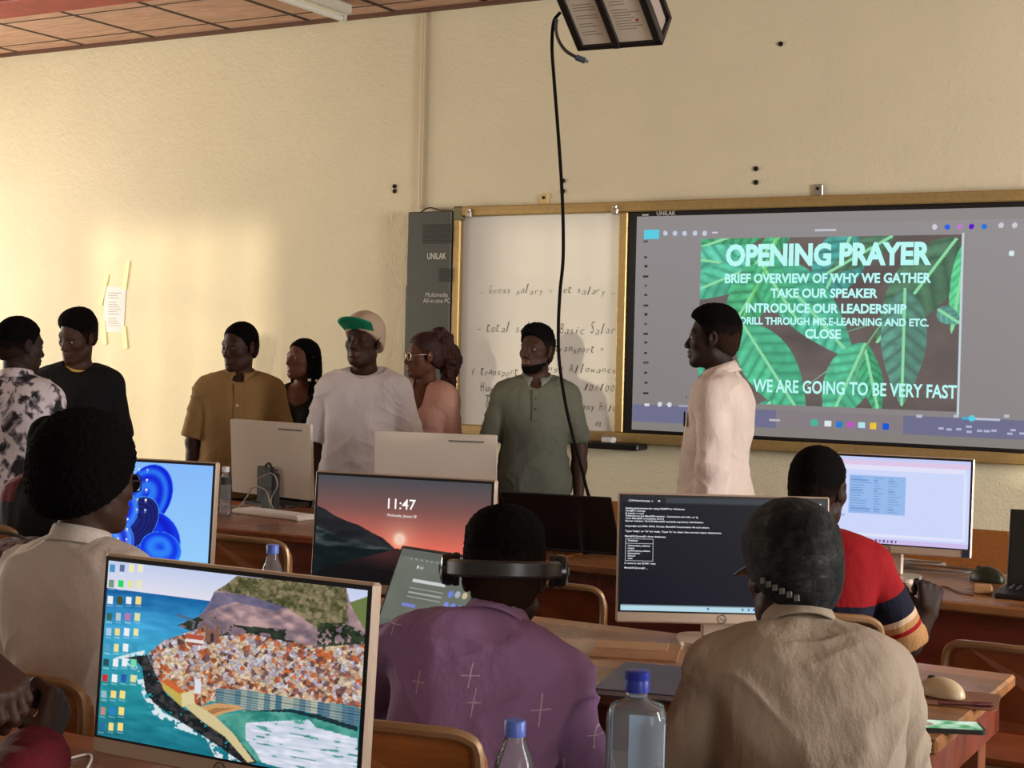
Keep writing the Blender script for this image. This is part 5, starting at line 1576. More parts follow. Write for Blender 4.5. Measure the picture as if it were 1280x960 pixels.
def bottle(label, p, h, r, capm, label_band=None, square=False, group=None, water=.3):
    t = thing('water_bottle', label, 'bottle', (p[0], p[1], TH), rad(20) if square else 0, group)
    if square:
        prof = [(.001, 0), (r * .9, 0), (r, .008), (r, .05), (r * .985, .06), (r, .07), (r, h - .075), (r * .985, h - .062), (r * .90, h - .052), (r * .5, h - .045), (.0155, h - .04), (.0145, h - .02), (.001, h - .018)]
        MB().lathe(prof, 40, power=3.2).build('bottle_body', M_PETB, t, smooth=True)
        MB().lathe([(.001, h - .03), (.0185, h - .03), (.0185, h - .014), (.0180, h - .012), (.0185, h - .010), (.0185, h - .001), (.017, h), (.001, h)], 28).build('cap', capm, t, smooth=True)
        n = 14; V = []; F = []
        for i in range(n + 1):
            a = rad(-10 + 110 * i / n); c, q = math.cos(a), math.sin(a); e = 2 / 3.2
            x, y = r * .97 * math.copysign(abs(c) ** e, c), r * .97 * math.copysign(abs(q) ** e, q)
            V += [(x, y, h - .17 + .03 * (1 - abs(2 * i / n - 1))), (x, y, h - .075)]
        for i in range(n): F.append((2 * i, 2 * i + 2, 2 * i + 3, 2 * i + 1))
        lb = MB()._add(V, F).build('paper_label', mat('pale blue label', (176, 212, 244), .6), t); md = lb.modifiers.new('thickness', 'SOLIDIFY'); md.thickness = .0006
    else:
        prof = [(.001, 0), (r * .85, 0), (r, .012)]
        for k in range(6):
            z = .03 + k * (h * .55 - .03) / 6; prof += [(r, z), (r * .96, z + .006), (r, z + .012)]
        prof += [(r, h * .58), (r * .97, h * .66), (r * .8, h * .76), (r * .52, h * .85), (.0135, h * .90), (.0130, h - .016), (.001, h - .015)]
        MB().lathe(prof, 36).build('bottle_body', M_PET, t, smooth=True)
        MB().lathe([(.001, h - .022), (.0155, h - .022), (.0155, h - .002), (.014, h), (.001, h)], 24).build('cap', capm, t, smooth=True)
        if water: MB().lathe([(.001, .003), (r * .84, .003), (r * .95, .014), (r * .95, h * water), (.001, h * water)], 28).build('water', M_WATER, t, smooth=True)
    if label_band: MB().lathe([(r + .0004, label_band[0]), (r + .0008, label_band[0]), (r + .0008, label_band[1]), (r + .0004, label_band[1])], 28).build('paper_label', label_band[2], t, smooth=True)
    return t
q = at_d(644, 900, 2.16); bottle('small clear water bottle with a pale blue cap on the nearest table', q, q[2] - TH, .031, M_CAPB, water=.55)
q = at_d(797, 838, 2.2); bottle('large square clear bottle with a deep blue cap on the nearest table', q, q[2] - TH, .043, M_CAPD, square=True)
q = at_d(341, 680.5, 3.75); bottle('clear water bottle with pale blue cap behind the seaside-town monitor', q, q[2] - TH, .030, M_CAPB, water=.3)
q = at_d(282, 597, 6.55); bottle('slim clear bottle with a dark band beside the all-in-one computer', (q[0], q[1]), .21, .026, M_PAPER, (.135, .165, M_DARKV), water=.5)

M_MOUSE = mat('cream mouse shell', (196, 176, 140), .35)
def mouse(label, p, rz, m, L=.11, W=.062, H=.036):
    t = thing('computer_mouse', label, 'mouse', (p[0], p[1], TH + (.003 if len(p) == 2 else 0)), rz)
    P = [prim_el((0, 0, H * .15), (W / 2, L / 2, H * .9), None, .01), prim_pl((0, 0, 0.001), (0, 0, -1))]
    v, f = sdf_mesh(P, .003); link('shell', mesh_np('shell', v, f, mats=[m]), t)
    MB().lathe([(.001, -.004), (.009, -.004), (.009, .004), (.001, .004)], 14, Matrix.Translation((0, L * .24, H * .84)) @ Matrix.Rotation(PI / 2, 4, 'Y')).build('scroll_wheel', BLACK, t)
    return t
p = at_z(1177, 872, TH); mouse('cream mouse on the right table beside the lit phone', (p[0], p[1]), rad(70), M_MOUSE, .11, .07, .04)
pad = thing('mouse_pad', 'thin brown mouse pad under the cream mouse', 'mouse pad', (p[0] + .01, p[1], TH), rad(8))
MB().prism(rrect(.22, .17, .015), 0, .0025).build('sheet', mat('brown pad', (126, 84, 62), .8), pad)
p = at_z(1206, 881, TH + .006); pn = thing('marker_pen', 'short dark red pen lying by the mouse pad', 'pen', (p[0], p[1], TH + .0086), rad(25))
MB().tube([(-.055, 0, 0), (.02, 0, 0)], .0045, 10).build('barrel', mat('brown pen barrel', (92, 46, 36), .4), pn, smooth=True); MB().tube([(.02, 0, 0), (.055, 0, 0), (.06, 0, 0)], [.0055, .0055, .003], 10).build('cap', mat('dark red pen cap', (86, 20, 30), .35), pn, smooth=True)
p = at_z(1176, 911, TH); ph = thing('smartphone', 'black phone with a lit green picture lying on the right table', 'phone', (p[0], p[1], TH), rad(24))
MB().prism(rrect(.165, .078, .012), 0, .009).build('case', BLACK, ph)
cv = Canvas(60, 30, (150, 190, 160)); n_ = cv.fbm(5, 3, 4); cv.a = lerp((60, 150, 90), (216, 236, 216), np.clip(.5 + n_, 0, 1)); cv.rect(0, .0, .3, 1, (196, 214, 200)); cv.disc(.3, .5, .1, (176, 130, 110))
o = screen_mesh('screen', cv, .152, .068, screen_mat('lit phone picture', .9 * SCR), ph, -.076, -.034, 0); o.data.transform(Matrix.Translation((0, 0, .0095)) @ Matrix.Rotation(-PI / 2, 4, 'X'))
p = at_z(822, 857, TH); nb = thing('notebook', 'closed blue grey notebook near the large square bottle', 'notebook', (p[0], p[1], TH), rad(12))
MB().box((-.11, -.15, 0), (.11, .15, .003)).box((-.11, -.15, .013), (.11, .15, .016)).box((-.11, -.15, .003), (-.107, .15, .013)).build('cover', mat('blue grey cover', (96, 100, 116), .5), nb); MB().box((-.107, -.147, .003), (.107, .147, .013)).build('pages', M_PAPER, nb)
p = at_z(798, 815, TH); cs = thing('cardboard_sheet', 'brown cardboard sheet lying under the terminal monitor', 'cardboard', (p[0], p[1], TH), rad(20))
MB().box((-.11, -.10, 0), (.10, .10, .004)).build('sheet', mat('brown card', (160, 116, 78), .8, var=.15), cs); MB().box((-.11, .0, .004), (.07, .1, .0065)).build('flap', mat('pale card', (176, 136, 96), .8), cs)
p0, p1, p2 = at_z(896, 856, TH), at_z(900, 872, TH), at_z(908, 864, TH)
tag(MB().tube(spline([(p0[0], p0[1] + .05, TH + .003), (p0[0], p0[1], TH + .003), (p1[0], p1[1], TH + .003), (p2[0], p2[1], TH + .003), (p2[0] - .01, p2[1] + .08, TH + .003)], 8), .0028, 6).build('charging_cable', M_PAPER, smooth=True), 'thin white cable lying left of the cap wearing man', 'cable')
p = at_z(112, 950, TH); tag(MB().tube(spline([(p[0] - .03, p[1] - .08, TH + .003), (p[0] - .025, p[1] + .01, TH + .003), (p[0] + .0, p[1] + .005, TH + .003), (p[0] + .06, p[1] - .07, TH + .003)], 8), .0022, 6).build('charging_cable', M_PAPER, smooth=True), 'thin white cable below the corner of the seaside-town monitor', 'cable')
# coils of cable right of the striped man
for k, (u, v, a, b, ph_, lb) in enumerate(((1165, 713, .16, .07, 0, 'largest grey cable coil under the spreadsheet monitor'), (1150, 706, .10, .05, .6, 'small grey cable coil touching the striped sleeve'))):
    p = at_z(u, v, TH); P = []
    for i in range(40):
        th = 2 * PI * i / 20 + ph_; P.append((p[0] + a * math.cos(th) * (1 - .004 * i), p[1] + b * math.sin(th) * (1 - .006 * i), TH + .004 + .0042 * (i // 20) + .003 * (1 + math.sin(th * 1.5))))
    tag(MB().tube(P, .0035, 6).build('coiled_cable', M_CAB if k else mat('dark grey cable', (96, 88, 80), .5), smooth=True), lb, 'cable')
p = at_z(1234, 727, TH); mouse('dark green mouse lying on top of the far right table by the black laptop', p, rad(80), mat('dark green plastic', (44, 52, 34), .4), .12, .075, .05)
p = at_z(1228, 742, TH); pl = thing('plug_adapter', 'small tan plug adapter beside the dark green mouse', 'plug', (p[0], p[1], TH), rad(15))
MB().box((-.03, -.02, 0), (.03, .02, .03), .005).build('housing', mat('tan plastic', (158, 116, 74), .5), pl)
m_ = MB()
for s in (-1, 1): m_.tube([(-.03, .008 * s, .015), (-.05, .008 * s, .015)], .003, 8)
m_.build('pin', M_STEEL, pl)
P = [at_z(u, v, TH + .003) for u, v in ((1150, 735), (1180, 733), (1200, 741), (1218, 744))]; P = spline(P, 6)
tag(MB().tube(P, .0028, 6).build('power_cable', mat('tan cable', (130, 84, 60), .5), smooth=True), 'thin tan cable running to the plug adapter', 'cable')
P = [at_z(u, v, TH + .003) for u, v in ((1205, 716), (1222, 722), (1245, 724))]
# patterned bag on the left table
p = at_z(18, 712, TH); bg_ = thing('cloth_bag', 'slumped grey patterned cloth bag at the left photo edge', 'bag', (p[0], p[1], TH), rad(20))
P = [prim_el((0, 0, .045), (.17, .11, .052), None, .03), prim_el((.08, .01, .05), (.08, .08, .045), None, .04), prim_pl((0, 0, .001), (0, 0, -1))]
v, f = sdf_mesh(P, .006); v = v + vnormals(v, f) * (vnoise(v, 22) * .008)[:, None]; v[:, 2] = np.maximum(v[:, 2], .0005)
def bagb(nt, p, co, c):
    n = nt.noise(co, 42, 3, .7); nt.link(nt.ramp(n, [(.42, tuple(float(x) for x in s2l((58, 48, 52)))), (.58, tuple(float(x) for x in s2l((138, 118, 120))))]), p.inputs['Base Color'])
link('bag_body', mesh_np('bag_body', v, f, mats=[mat('grey patterned cloth', (110, 96, 96), .9, build=bagb)]), bg_)
MB().tube(spline([(-.06, 0, .09), (-.04, -.03, .12), (.03, -.04, .115), (.06, -.01, .09)], 6), .006, 8).build('handle', M_DARKV, bg_, smooth=True)

# ------------------------------------------------------------------ projector under the ceiling
FLp = at_d(723, 62, 5.6)
Mz = Matrix.Translation(tuple(FLp)) @ Matrix.Rotation(rad(3), 4, 'Z') @ Matrix.Rotation(rad(-37), 4, 'X')
pj = thing('projector', 'black caged projector hanging from the ceiling above the whiteboard', 'projector', (FLp[0] + .16, FLp[1] - .1, FLp[2]))
Mi = Matrix.Translation((-FLp[0] - .16, -FLp[1] + .1, -FLp[2])) @ Mz
W_, D_ = .335, .27
PJG = mat('grey projector shell', (150, 138, 130), .45); PJP = mat('beige plate with print', (232, 220, 200), .5); PJX = mat('projector black frame', (26, 20, 18), .5)
MB().box((.012, -D_ + .01, .02), (W_ - .012, -.012, .115), .012, Mi).build('housing', PJG, pj)
g = MB(); rw = .03
g.box((0, -D_, -.012), (W_, -D_ + rw, .02), .003, Mi); g.box((0, -rw * .8, -.012), (W_, 0, .02), .003, Mi); g.box((0, -D_, -.012), (rw, 0, .02), .003, Mi); g.box((W_ - rw, -D_, -.012), (W_, 0, .02), .003, Mi); g.box((W_ * .43, -D_, -.014), (W_ * .43 + .028, 0, .018), .003, Mi)
g.box((0, -D_, .02), (.014, -D_ + .02, .13), .002, Mi); g.box((W_ - .014, -D_, .02), (W_, -D_ + .02, .13), .002, Mi); g.box((0, -.02, .02), (.014, 0, .13), .002, Mi); g.box((W_ - .014, -.02, .02), (W_, 0, .13), .002, Mi)
g.box((0, -D_, .118), (W_, 0, .134), .003, Mi)
g.build('cage', PJX, pj)
MB().box((rw, -D_ + rw, -.004), (W_ * .43, -rw * .8, .018), 0, Mi).build('bottom_plate', PJP, pj); MB().box((W_ * .43 + .028, -D_ + rw, -.004), (W_ - rw, -rw * .8, .018), 0, Mi).build('bottom_plate', PJP, pj)
tq = TextPlane(); rr = random.Random(5)
for x0_, x1_ in ((rw + .015, W_ * .43 - .012), (W_ * .43 + .042, W_ - rw - .015)):
    tq.new()
    for k in range(13):
        y = -D_ + .06 + k * .0125
        if rr.random() < .2: continue
        tq.rect(x0_, y, x0_ + (x1_ - x0_) * rr.uniform(.5, 1), y + .004)
tq.build('print', mat('plate print', (166, 152, 130), .8), pj, lambda x, y: (x, y, -.0045), Mi)
o = TextPlane(); o.disc(W_ - .065, -.12, .006); o.build('warning_dot', mat('red sticker', (170, 60, 50), .6), pj, lambda x, y: (x, y, -.0047), Mi)
MB().lathe([(.001, 0), (.034, 0), (.034, .03), (.026, .034), (.001, .03)], 24, Mi @ Matrix.Translation((.09, -.012, .068)) @ Matrix.Rotation(-PI / 2, 4, 'X')).build('lens', mat('dark lens glass', (12, 14, 20), .1), pj, smooth=True)
c = Mz @ Vector((W_ / 2, -D_ / 2, .13)); lx, ly = c.x - FLp[0] - .16, c.y - FLp[1] + .1
MB().tube([(lx, ly, c.z - FLp[2] - .01), (lx, ly, CEIL - FLp[2] - .01)], .02, 14).lathe([(.06, 0), (.06, .012), (.02, .03)], 20, Matrix.Translation((lx, ly, CEIL - FLp[2] - .0005)) @ Matrix.Rotation(PI, 4, 'X')).build('ceiling_pole', PJX, pj, smooth=True)
# hanging cables
pts = [at_d(u, v, d) for u, v, d in ((700, 16, 5.52), (692, 28, 5.5), (690, 60, 5.5), (693, 105, 5.52), (698, 170, 5.54), (703, 250, 5.56), (704, 320, 5.58), (700, 365, 5.6), (698, 410, 5.62), (699, 450, 5.65), (706, 500, 5.7), (716, 545, 5.75), (727, 585, 5.8), (737, 622, 5.83), (752, 640, 5.92))]
e_ = at_z(776, 668, TH + .014); pts += [e_, e_ + np.array([.05, .02, 0])]
tag(MB().tube(spline(pts, 6), .0062, 8).build('projector_cable', mat('black brown cable', (18, 13, 11), .9, spec=.15), smooth=True), 'long black cable hanging from the projector down to the table', 'cable')
hd = thing('video_cable', 'short black cable hanging from the projector with a bare metal plug', 'cable', tuple(at_d(697, 22, 5.5)))
o_ = at_d(697, 22, 5.5); P = [at_d(u, v, 5.48) - o_ for u, v in ((696, 24), (695, 38), (699, 52), (708, 64), (721, 72))]
MB().tube(spline(P, 6), .0065, 8).build('cord', mat('black brown cord', (34, 28, 24), .5), hd, smooth=True)
a, b, c = [at_d(u, v, 5.48) - o_ for u, v in ((720, 71.5), (731.5, 76), (735.5, 77))]
MB().tube([a, b], .011, 8).build('plug', mat('blue grey plug', (70, 84, 96), .4, metal=.3), hd); MB().tube([b, c], .006, 8).build('plug_tip', M_STEEL, hd)
# ------------------------------------------------------------------ the people
def hd_(u, a):
    """world heading of somebody at photo column u who is turned a degrees to the viewer's left from facing the camera"""
    d = ray(u, 440); return math.atan2(-d[0], d[1]) + PI - rad(a)

def fab(name, col, rough=.85, var=.08, weave=500, build=None):
    def b(nt, p, co, c):
        n = nt.noise(co, 6, 3); w = nt.noise(co, weave, 1)
        nt.link(nt.ramp(nt.math('ADD', nt.math('MULTIPLY', n, .6), nt.math('MULTIPLY', w, .4)), [(.3, tuple(x * (1 - var * 1.5) for x in c)), (.7, tuple(min(1, x * (1 + var)) for x in c))]), p.inputs['Base Color'])
        cr = nt.noise(nt.mapping(co, (1, 1, .45), rot=(0, .6, 0)), 16, 4, .55)
        nt.link(nt.bump(nt.math('ADD', nt.math('MULTIPLY', cr, 1.0), nt.math('MULTIPLY', w, .06)), .55, .020), p.inputs['Normal'])
        if build: build(nt, p, co, c)
    return mat(name, col, rough, spec=.2, build=b)
C_BLACK = fab('black cotton', (13, 12, 14)); C_TROU = fab('black trouser cloth', (16, 15, 18)); C_JEAN = fab('dark navy cloth', (30, 34, 48)); C_WHITE = fab('white cotton', (216, 210, 212))
C_WSHIRT = fab('off white poplin', (212, 196, 186)); C_KHAKI = fab('khaki pique', (142, 112, 70)); C_POLO = fab('grey green pique', (88, 90, 80)); C_PINK = fab('dusty pink knit', (176, 132, 118)); C_CREAM = fab('cream cotton', (196, 184, 168)); C_YEL = fab('mustard ribbing', (190, 152, 84))
C_BUT = mat('pale shirt button', (214, 204, 186), .4)

def floral(nt, p, co, c):
    w = nt.noise(co, 9, 2); n = nt.noise(co, 26, 3, .55)
    d = nt.new('ShaderNodeVectorMath', operation='MULTIPLY_ADD'); nt.link(co, d.inputs[0]); d.inputs[1].default_value = (1, 1, .7)
    cb = nt.new('ShaderNodeCombineXYZ'); nt.link(nt.math('MULTIPLY', w, .12), cb.inputs[0]); nt.link(nt.math('MULTIPLY', w, .1), cb.inputs[2]); nt.link(cb.outputs[0], d.inputs[2])
    m = nt.noise(d.outputs[0], 24, 3, .5)
    nt.link(nt.ramp(m, [(.40, tuple(float(x) for x in s2l((40, 38, 42)))), (.47, tuple(float(x) for x in s2l((120, 112, 118)))), (.53, tuple(float(x) for x in s2l((206, 196, 200))))]), p.inputs['Base Color'])
C_FLOR = fab('white shirt with dark leaf print', (210, 200, 205), build=floral)

# 1 floral shirt, back to us
r, q = person('person', 'person in white shirt with dark leaf print, back turned, at the left edge', 27, 395, 6.3, hd_(27, -150), hd_(27, -118), dict(head=(-.10, 0), w=1.0, armL=((-.14, .05, -1), (.1, .5, -1)), armR=((.14, .05, -1), (-.1, .5, -1))), 'black', 'short')
shirt(q, [C_FLOR], .85, hem=-.16, neck_r=.064); collar(q, C_FLOR); trousers(q, C_TROU)
# 2 black T-shirt with mustard neckband
r, q = person('person', 'person in black T-shirt with mustard neckband, head bent to the left', 97, 386, 7.2, hd_(97, 2), hd_(97, 44), dict(head=(-.34, -.16), w=1.03, headfwd=.02, armL=((-.16, -.02, -1), (.1, .3, -1)), armR=((.16, -.02, -1), (-.1, .3, -1))), 'dark', 'fade')
def f_red(P):
    z = P[:, 2] - q.pel[2]; return ((P[:, 1] > .06) & (np.abs(P[:, 0] - .105) < .035) & (np.abs(z - .155) < .016)).astype(int)
shirt(q, [C_BLACK, fab('red print', (176, 30, 50))], .95, hem=-.14, midx=f_red, res=.0065); neck_ring(q, C_YEL, .066, thick=.0075); trousers(q, C_JEAN)
# 3 khaki polo
r, q = person('person', 'person in khaki polo shirt standing behind the all-in-one computer', 300, 402, 7.62, hd_(300, 4), hd_(300, 44), dict(head=(-.14, -.03), w=1.12, girth=1.08, hs=1.04, armL=((-.2, -.02, -1), (.1, .25, -1)), armR=((.2, -.02, -1), (-.1, .25, -1))), 'dark', 'crop')
shirt(q, [C_KHAKI], .92, r0=.066, r1=.074, hem=-.16, neck_r=.068, neck_drop=.02, amp=.0045); collar(q, C_KHAKI, r=.066, open_=.012, gap=.6)
for z in (.40, .335): button(q, q.T(.0, .130 - .02 * (z > .38), z), q.Rt @ np.array([0, 1, .2]), .0065, C_BUT)
MB().box((-.018, -.004, -.09), (.018, .003, .09), .002, Matrix.Translation(tuple((q.T(0, .127, .355)) * q.S)) @ Matrix.Rotation(.12, 4, 'X')).build('placket', C_KHAKI, r)
trousers(q, C_TROU)
# 4 woman with braids
r, q = person('person', 'person with long dark braids and earrings in a black top', 379, 423, 8.0, hd_(379, 22), hd_(379, 52), dict(head=(.10, .05), w=.9, hs=.97, armL=((-.1, -.02, -1), (.05, .2, -1)), armR=((.1, -.02, -1), (-.05, .2, -1))), 'mid', 'scalp', fem=True)
shirt(q, [C_BLACK], 1.0, r0=.052, r1=.054, hem=-.10, neck_r=.085, neck_drop=.05, grow=.008, loose=.004, fem=True); trousers(q, C_TROU)
rr = random.Random(4)
M_BEAD = mat('pale bead', (210, 196, 170), .3)
for i in range(26):
    a = rad(75 + 210 * i / 25); x, y = .084 * math.sin(a), -.014 + .104 * math.cos(a)
    if y > .035: continue
    z0 = .07 - .05 * abs(math.sin(i * 1.7)); dn = .12 + rr.uniform(0, .05)
    P = [hpt(q, x * .95, y * .95, z0), hpt(q, x * 1.04, y * 1.03, z0 - .06), hpt(q, x * 1.06, y * 1.06, -.05), hpt(q, x * 1.02, y * 1.02 - .01, -.12), hpt(q, x * 1.0, y - .02, -dn - .06)]
    b = MB().tube([p + rr.uniform(-.002, .002) for p in spline(P, 5)], .0068, 6).build('braid', HAIR, r, smooth=True)
    if i % 3 == 1 and x > -.2:
        c = P[-2]; MB().lathe([(.001, -.008), (.009, -.006), (.009, .006), (.001, .008)], 8, Matrix.Translation(tuple(c))).build('bead', M_BEAD, b)
for sx in (-1, 1): MB().lathe([(.001, -.008), (.008, 0), (.001, .008)], 10, Matrix.Translation(tuple(hpt(q, .082 * sx, -.004, -.036)))).build('earring', M_STEEL, r)
# 5 white T-shirt with cap
r, q = person('person', 'person in white T-shirt and pale cap with green brim', 456, 396, 7.3, hd_(456, 14), hd_(456, 30), dict(head=(.10, .02), w=1.13, girth=1.06, hs=1.05, armL=((-.2, -.02, -1), (.1, .25, -1)), armR=((.2, -.02, -1), (-.1, .25, -1))), 'dark', 'none')
shirt(q, [C_WHITE], .95, r0=.066, r1=.080, hem=-.16, neck_r=.068, amp=.006); neck_ring(q, C_WHITE, .068, thick=.007); trousers(q, C_TROU)
M_CAP = fab('beige cap cloth', (186, 164, 142)); M_GREEN = fab('green brim underside', (20, 120, 84))
def cap_make(q, m, brimm, root, t=.014, brim=True, back=False, pitch=.0, front=.028, low=.012, brimlen=.075):
    T = lambda x, y, z: q.O + q.Rh @ (np.array([x, y, z]) * q.hs); D = lambda x, y, z: q.Rh @ np.array([x, y, z])
    P = [prim_el(T(0, -.012, .047), (np.array([.073, .094, .081]) + t) * q.hs, q.Rh, .02), prim_el(T(0, .0, .085), (np.array([.070, .080, .052]) + t * .6) * q.hs, q.Rh, .04), prim_el(T(0, -.036, -.012), (np.array([.062, .062, .066]) + t) * q.hs, q.Rh, .04),
         prim_pl(T(0, .08, front), D(0, (front - low) / .17, -1), .004)]
    v, f = sdf_mesh(P, .0055); v = folds(v, f, .0014, q)
    o = link('cap', mesh_np('cap', v * q.S, f, mats=[m]), root)
    if brim:
        n, k = 20, 6; V = []; F = []
        sg = -1 if back else 1
        for i in range(n + 1):
            a = -1.15 + 2.3 * i / n
            for j in range(k + 1):
                t_ = j / k; rr_ = .080 + .0; ext = brimlen * math.cos(a * .78) ** .6 * t_
                x = math.sin(a) * (rr_ + ext * .25); y = math.cos(a) * .088 + ext * .96 - .004; z = front + .004 + pitch * ext - .35 * x * x * 4 * (1 - .3 * t_)
                V.append(hpt(q, x, sg * y - (.024 if back else 0), z))
        for i in range(n):
            for j in range(k): F.append((i * (k + 1) + j, (i + 1) * (k + 1) + j, (i + 1) * (k + 1) + j + 1, i * (k + 1) + j + 1))
        b = link('brim', mesh_np('brim', np.array(V), np.array(F), mats=[brimm]), o)
        md = b.modifiers.new('thickness', 'SOLIDIFY'); md.thickness = .004
    MB().lathe([(.001, 0), (.008, 0), (.006, .005), (.001, .007)], 12, Matrix.Translation(tuple(hpt(q, 0, -.01, .047 + .081 + t + .002)))).build('button', m, o)
    return o
cap_make(q, M_CAP, M_GREEN, r, pitch=.62, front=.048, low=-.035, brimlen=.085)
# 6 pink cardigan, glasses, auburn ponytail
r, q = person('person', 'person with auburn ponytail and clear glasses in a dusty pink cardigan', 531, 417, 7.75, hd_(545, 30), hd_(531, 72), dict(head=(-.04, .0), w=.93, hs=1.0, armL=((-.12, -.02, -1), (.05, .25, -1)), armR=((.12, -.02, -1), (-.05, .25, -1))), 'mid', 'none', fem=True)
inner = shirt(q, [C_CREAM], .3, r0=.050, r1=.052, hem=-.12, neck_r=.085, neck_drop=.14, grow=.006, loose=.004, fem=True, name='inner_top')
shirt(q, [C_PINK], 1.95, r0=.060, r1=.046, hem=-.18, neck_r=.060, grow=.016, loose=.012, fem=True, name='cardigan', vneck=[((0, .15, .50), (0, .16, .20), .055, .040), ((0, .16, .20), (0, .15, -.25), .040, .050), ((0, .05, .52), (0, .13, .40), .055, .055)])
trousers(q, C_JEAN)
hv, hq = hair_mesh(q.O, q.Rh, q.hs, 'puff'); hr = link('hair', mesh_np('hair', hv * q.S, hq, mats=[HAIR_RED]), r)
T = lambda x, y, z: q.O + q.Rh @ (np.array([x, y, z]) * q.hs)
P = [prim_el(T(0, -.085, .10), np.array([.056, .052, .058]), None, .04), prim_rc(T(0, -.11, .085), T(.0, -.145, -.02), .052, .058, .04), prim_rc(T(0, -.145, -.02), T(.01, -.135, -.17), .058, .040, .04)]
v, f = sdf_mesh(P, .006); N = vnormals(v, f); v = v + N * (vnoise(v * np.array([1, 1, .5]), 70) * .011 + vnoise(v, 140) * .004)[:, None]
link('ponytail', mesh_np('ponytail', v * q.S, f, mats=[HAIR_RED]), r)
M_LENS = clear('spectacle lens', (.97, .98, 1.0), 1.4)
glasses(q, mat('pale gold wire', (196, 170, 140), .3, metal=.8), M_LENS)
# 7 grey green polo
r, q = person('person', 'person in grey green polo shirt standing before the whiteboard', 672, 405.5, 7.5, hd_(680, 0), hd_(672, 32), dict(head=(.07, .02), w=1.06, girth=1.0, armL=((-.22, -.03, -1), (.0, .22, -1)), armR=((.24, -.03, -1), (.02, .25, -1))), 'dark', 'wave')
shirt(q, [C_POLO], .84, r0=.064, r1=.068, hem=-.20, neck_r=.066, neck_drop=.02, amp=.0045); collar(q, fab('grey green ribbed collar', (112, 114, 104)), r=.065, open_=.010, gap=.6)
MB().box((-.016, -.004, -.075), (.016, .003, .075), .002, Matrix.Translation(tuple((q.T(0, .124, .365)) * q.S)) @ Matrix.Rotation(.12, 4, 'X')).build('placket', C_POLO, r)
for z in (.40, .345): button(q, q.T(0, .133 - .012 * (z > .38), z), q.Rt @ np.array([0, 1, .2]), .006, BLACK)
trousers(q, C_TROU)
# beard
B = lambda x, y, z: q.O + q.Rh @ np.array([x, y, z])
P = [prim_el(B(0, .036, -.066), np.array([.053, .053, .047]), q.Rh, .03)]
for sx in (-1, 1): P.append(prim_rc(B(.053 * sx, .0, -.056), B(.016 * sx, .071, -.096), .0215, .0185, .03))
P += [prim_el(B(0, .077, -.094), np.array([.0235, .020, .020]), q.Rh, .016), prim_pl(B(0, .09, -.079), q.Rh @ np.array([0, .46, .89]), .006)]
v, f = sdf_mesh(P, .0045); v = v + vnormals(v, f) * (vnoise(v, 180) * .0015)[:, None]; link('beard', mesh_np('beard', v * q.S, f, mats=[HAIR]), r)
# 8 white shirt, profile
r, q = person('person', 'person in white long sleeved shirt standing in profile before the lit display', 893, 380, 6.15, hd_(905, 100), hd_(893, 94), dict(head=(.0, .0), w=1.0, headfwd=.015, armL=((-.12, -.05, -1), (.1, .18, -1)), armR=((.12, .05, -1), (-.1, .3, -1))), 'black', 'fade')
shirt(q, [C_WSHIRT], 1.96, r0=.073, r1=.050, hem=-.22, neck_r=.062, grow=.015, loose=.010, amp=.0050); collar(q, C_WSHIRT, r=.064, stand=.038, fall=.04)
MB().box((-.012, -.003, -.03), (.012, .003, .03), .002, Matrix.Translation(tuple(q.T(-.085, .119, .315) * q.S)) @ Matrix.Rotation(.25, 4, 'Z')).build('pocket_badge', C_TROU, r)
for z in (.40, .32, .24, .16): button(q, q.T(0, .128, z), q.Rt @ np.array([0, 1, .1]), .006, C_BUT)
trousers(q, C_TROU)

# ---- seated
SEAT = []
def seatchair(q, r, label, back=-.02, **k):
    o = r.location; h = r.rotation_euler[2]
    b = Rz(h) @ np.array([0, back, 0]); return chair(label, o.x + b[0], o.y + b[1], h, **k)
C_AFRO = fab('white school shirt', (206, 196, 186))
r, q = person('person', 'seated person with a large round afro and glasses in a white shirt', 116, 512, 3.42, rad(2), rad(-8), dict(sit=True, lean=.10, head=(-.05, 0), w=1.05, hs=1.06, armL=((-.22, .16, -.95), (.62, .55, -.10)), armR=((.22, .16, -.95), (-.62, .55, -.10))), 'dark', 'afro', stand=False, ht=1.60)
shirt(q, [C_AFRO], .95, r0=.066, r1=.078, hem=-.05, neck_r=.062, amp=.006); collar(q, C_AFRO, r=.062, stand=.034, fall=.036); trousers(q, C_TROU)
glasses(q, BLACK, M_LENS); chair('orange plywood chair of the afro haired man', r.location.x + .075, r.location.y - .03, rad(2), top=.81)
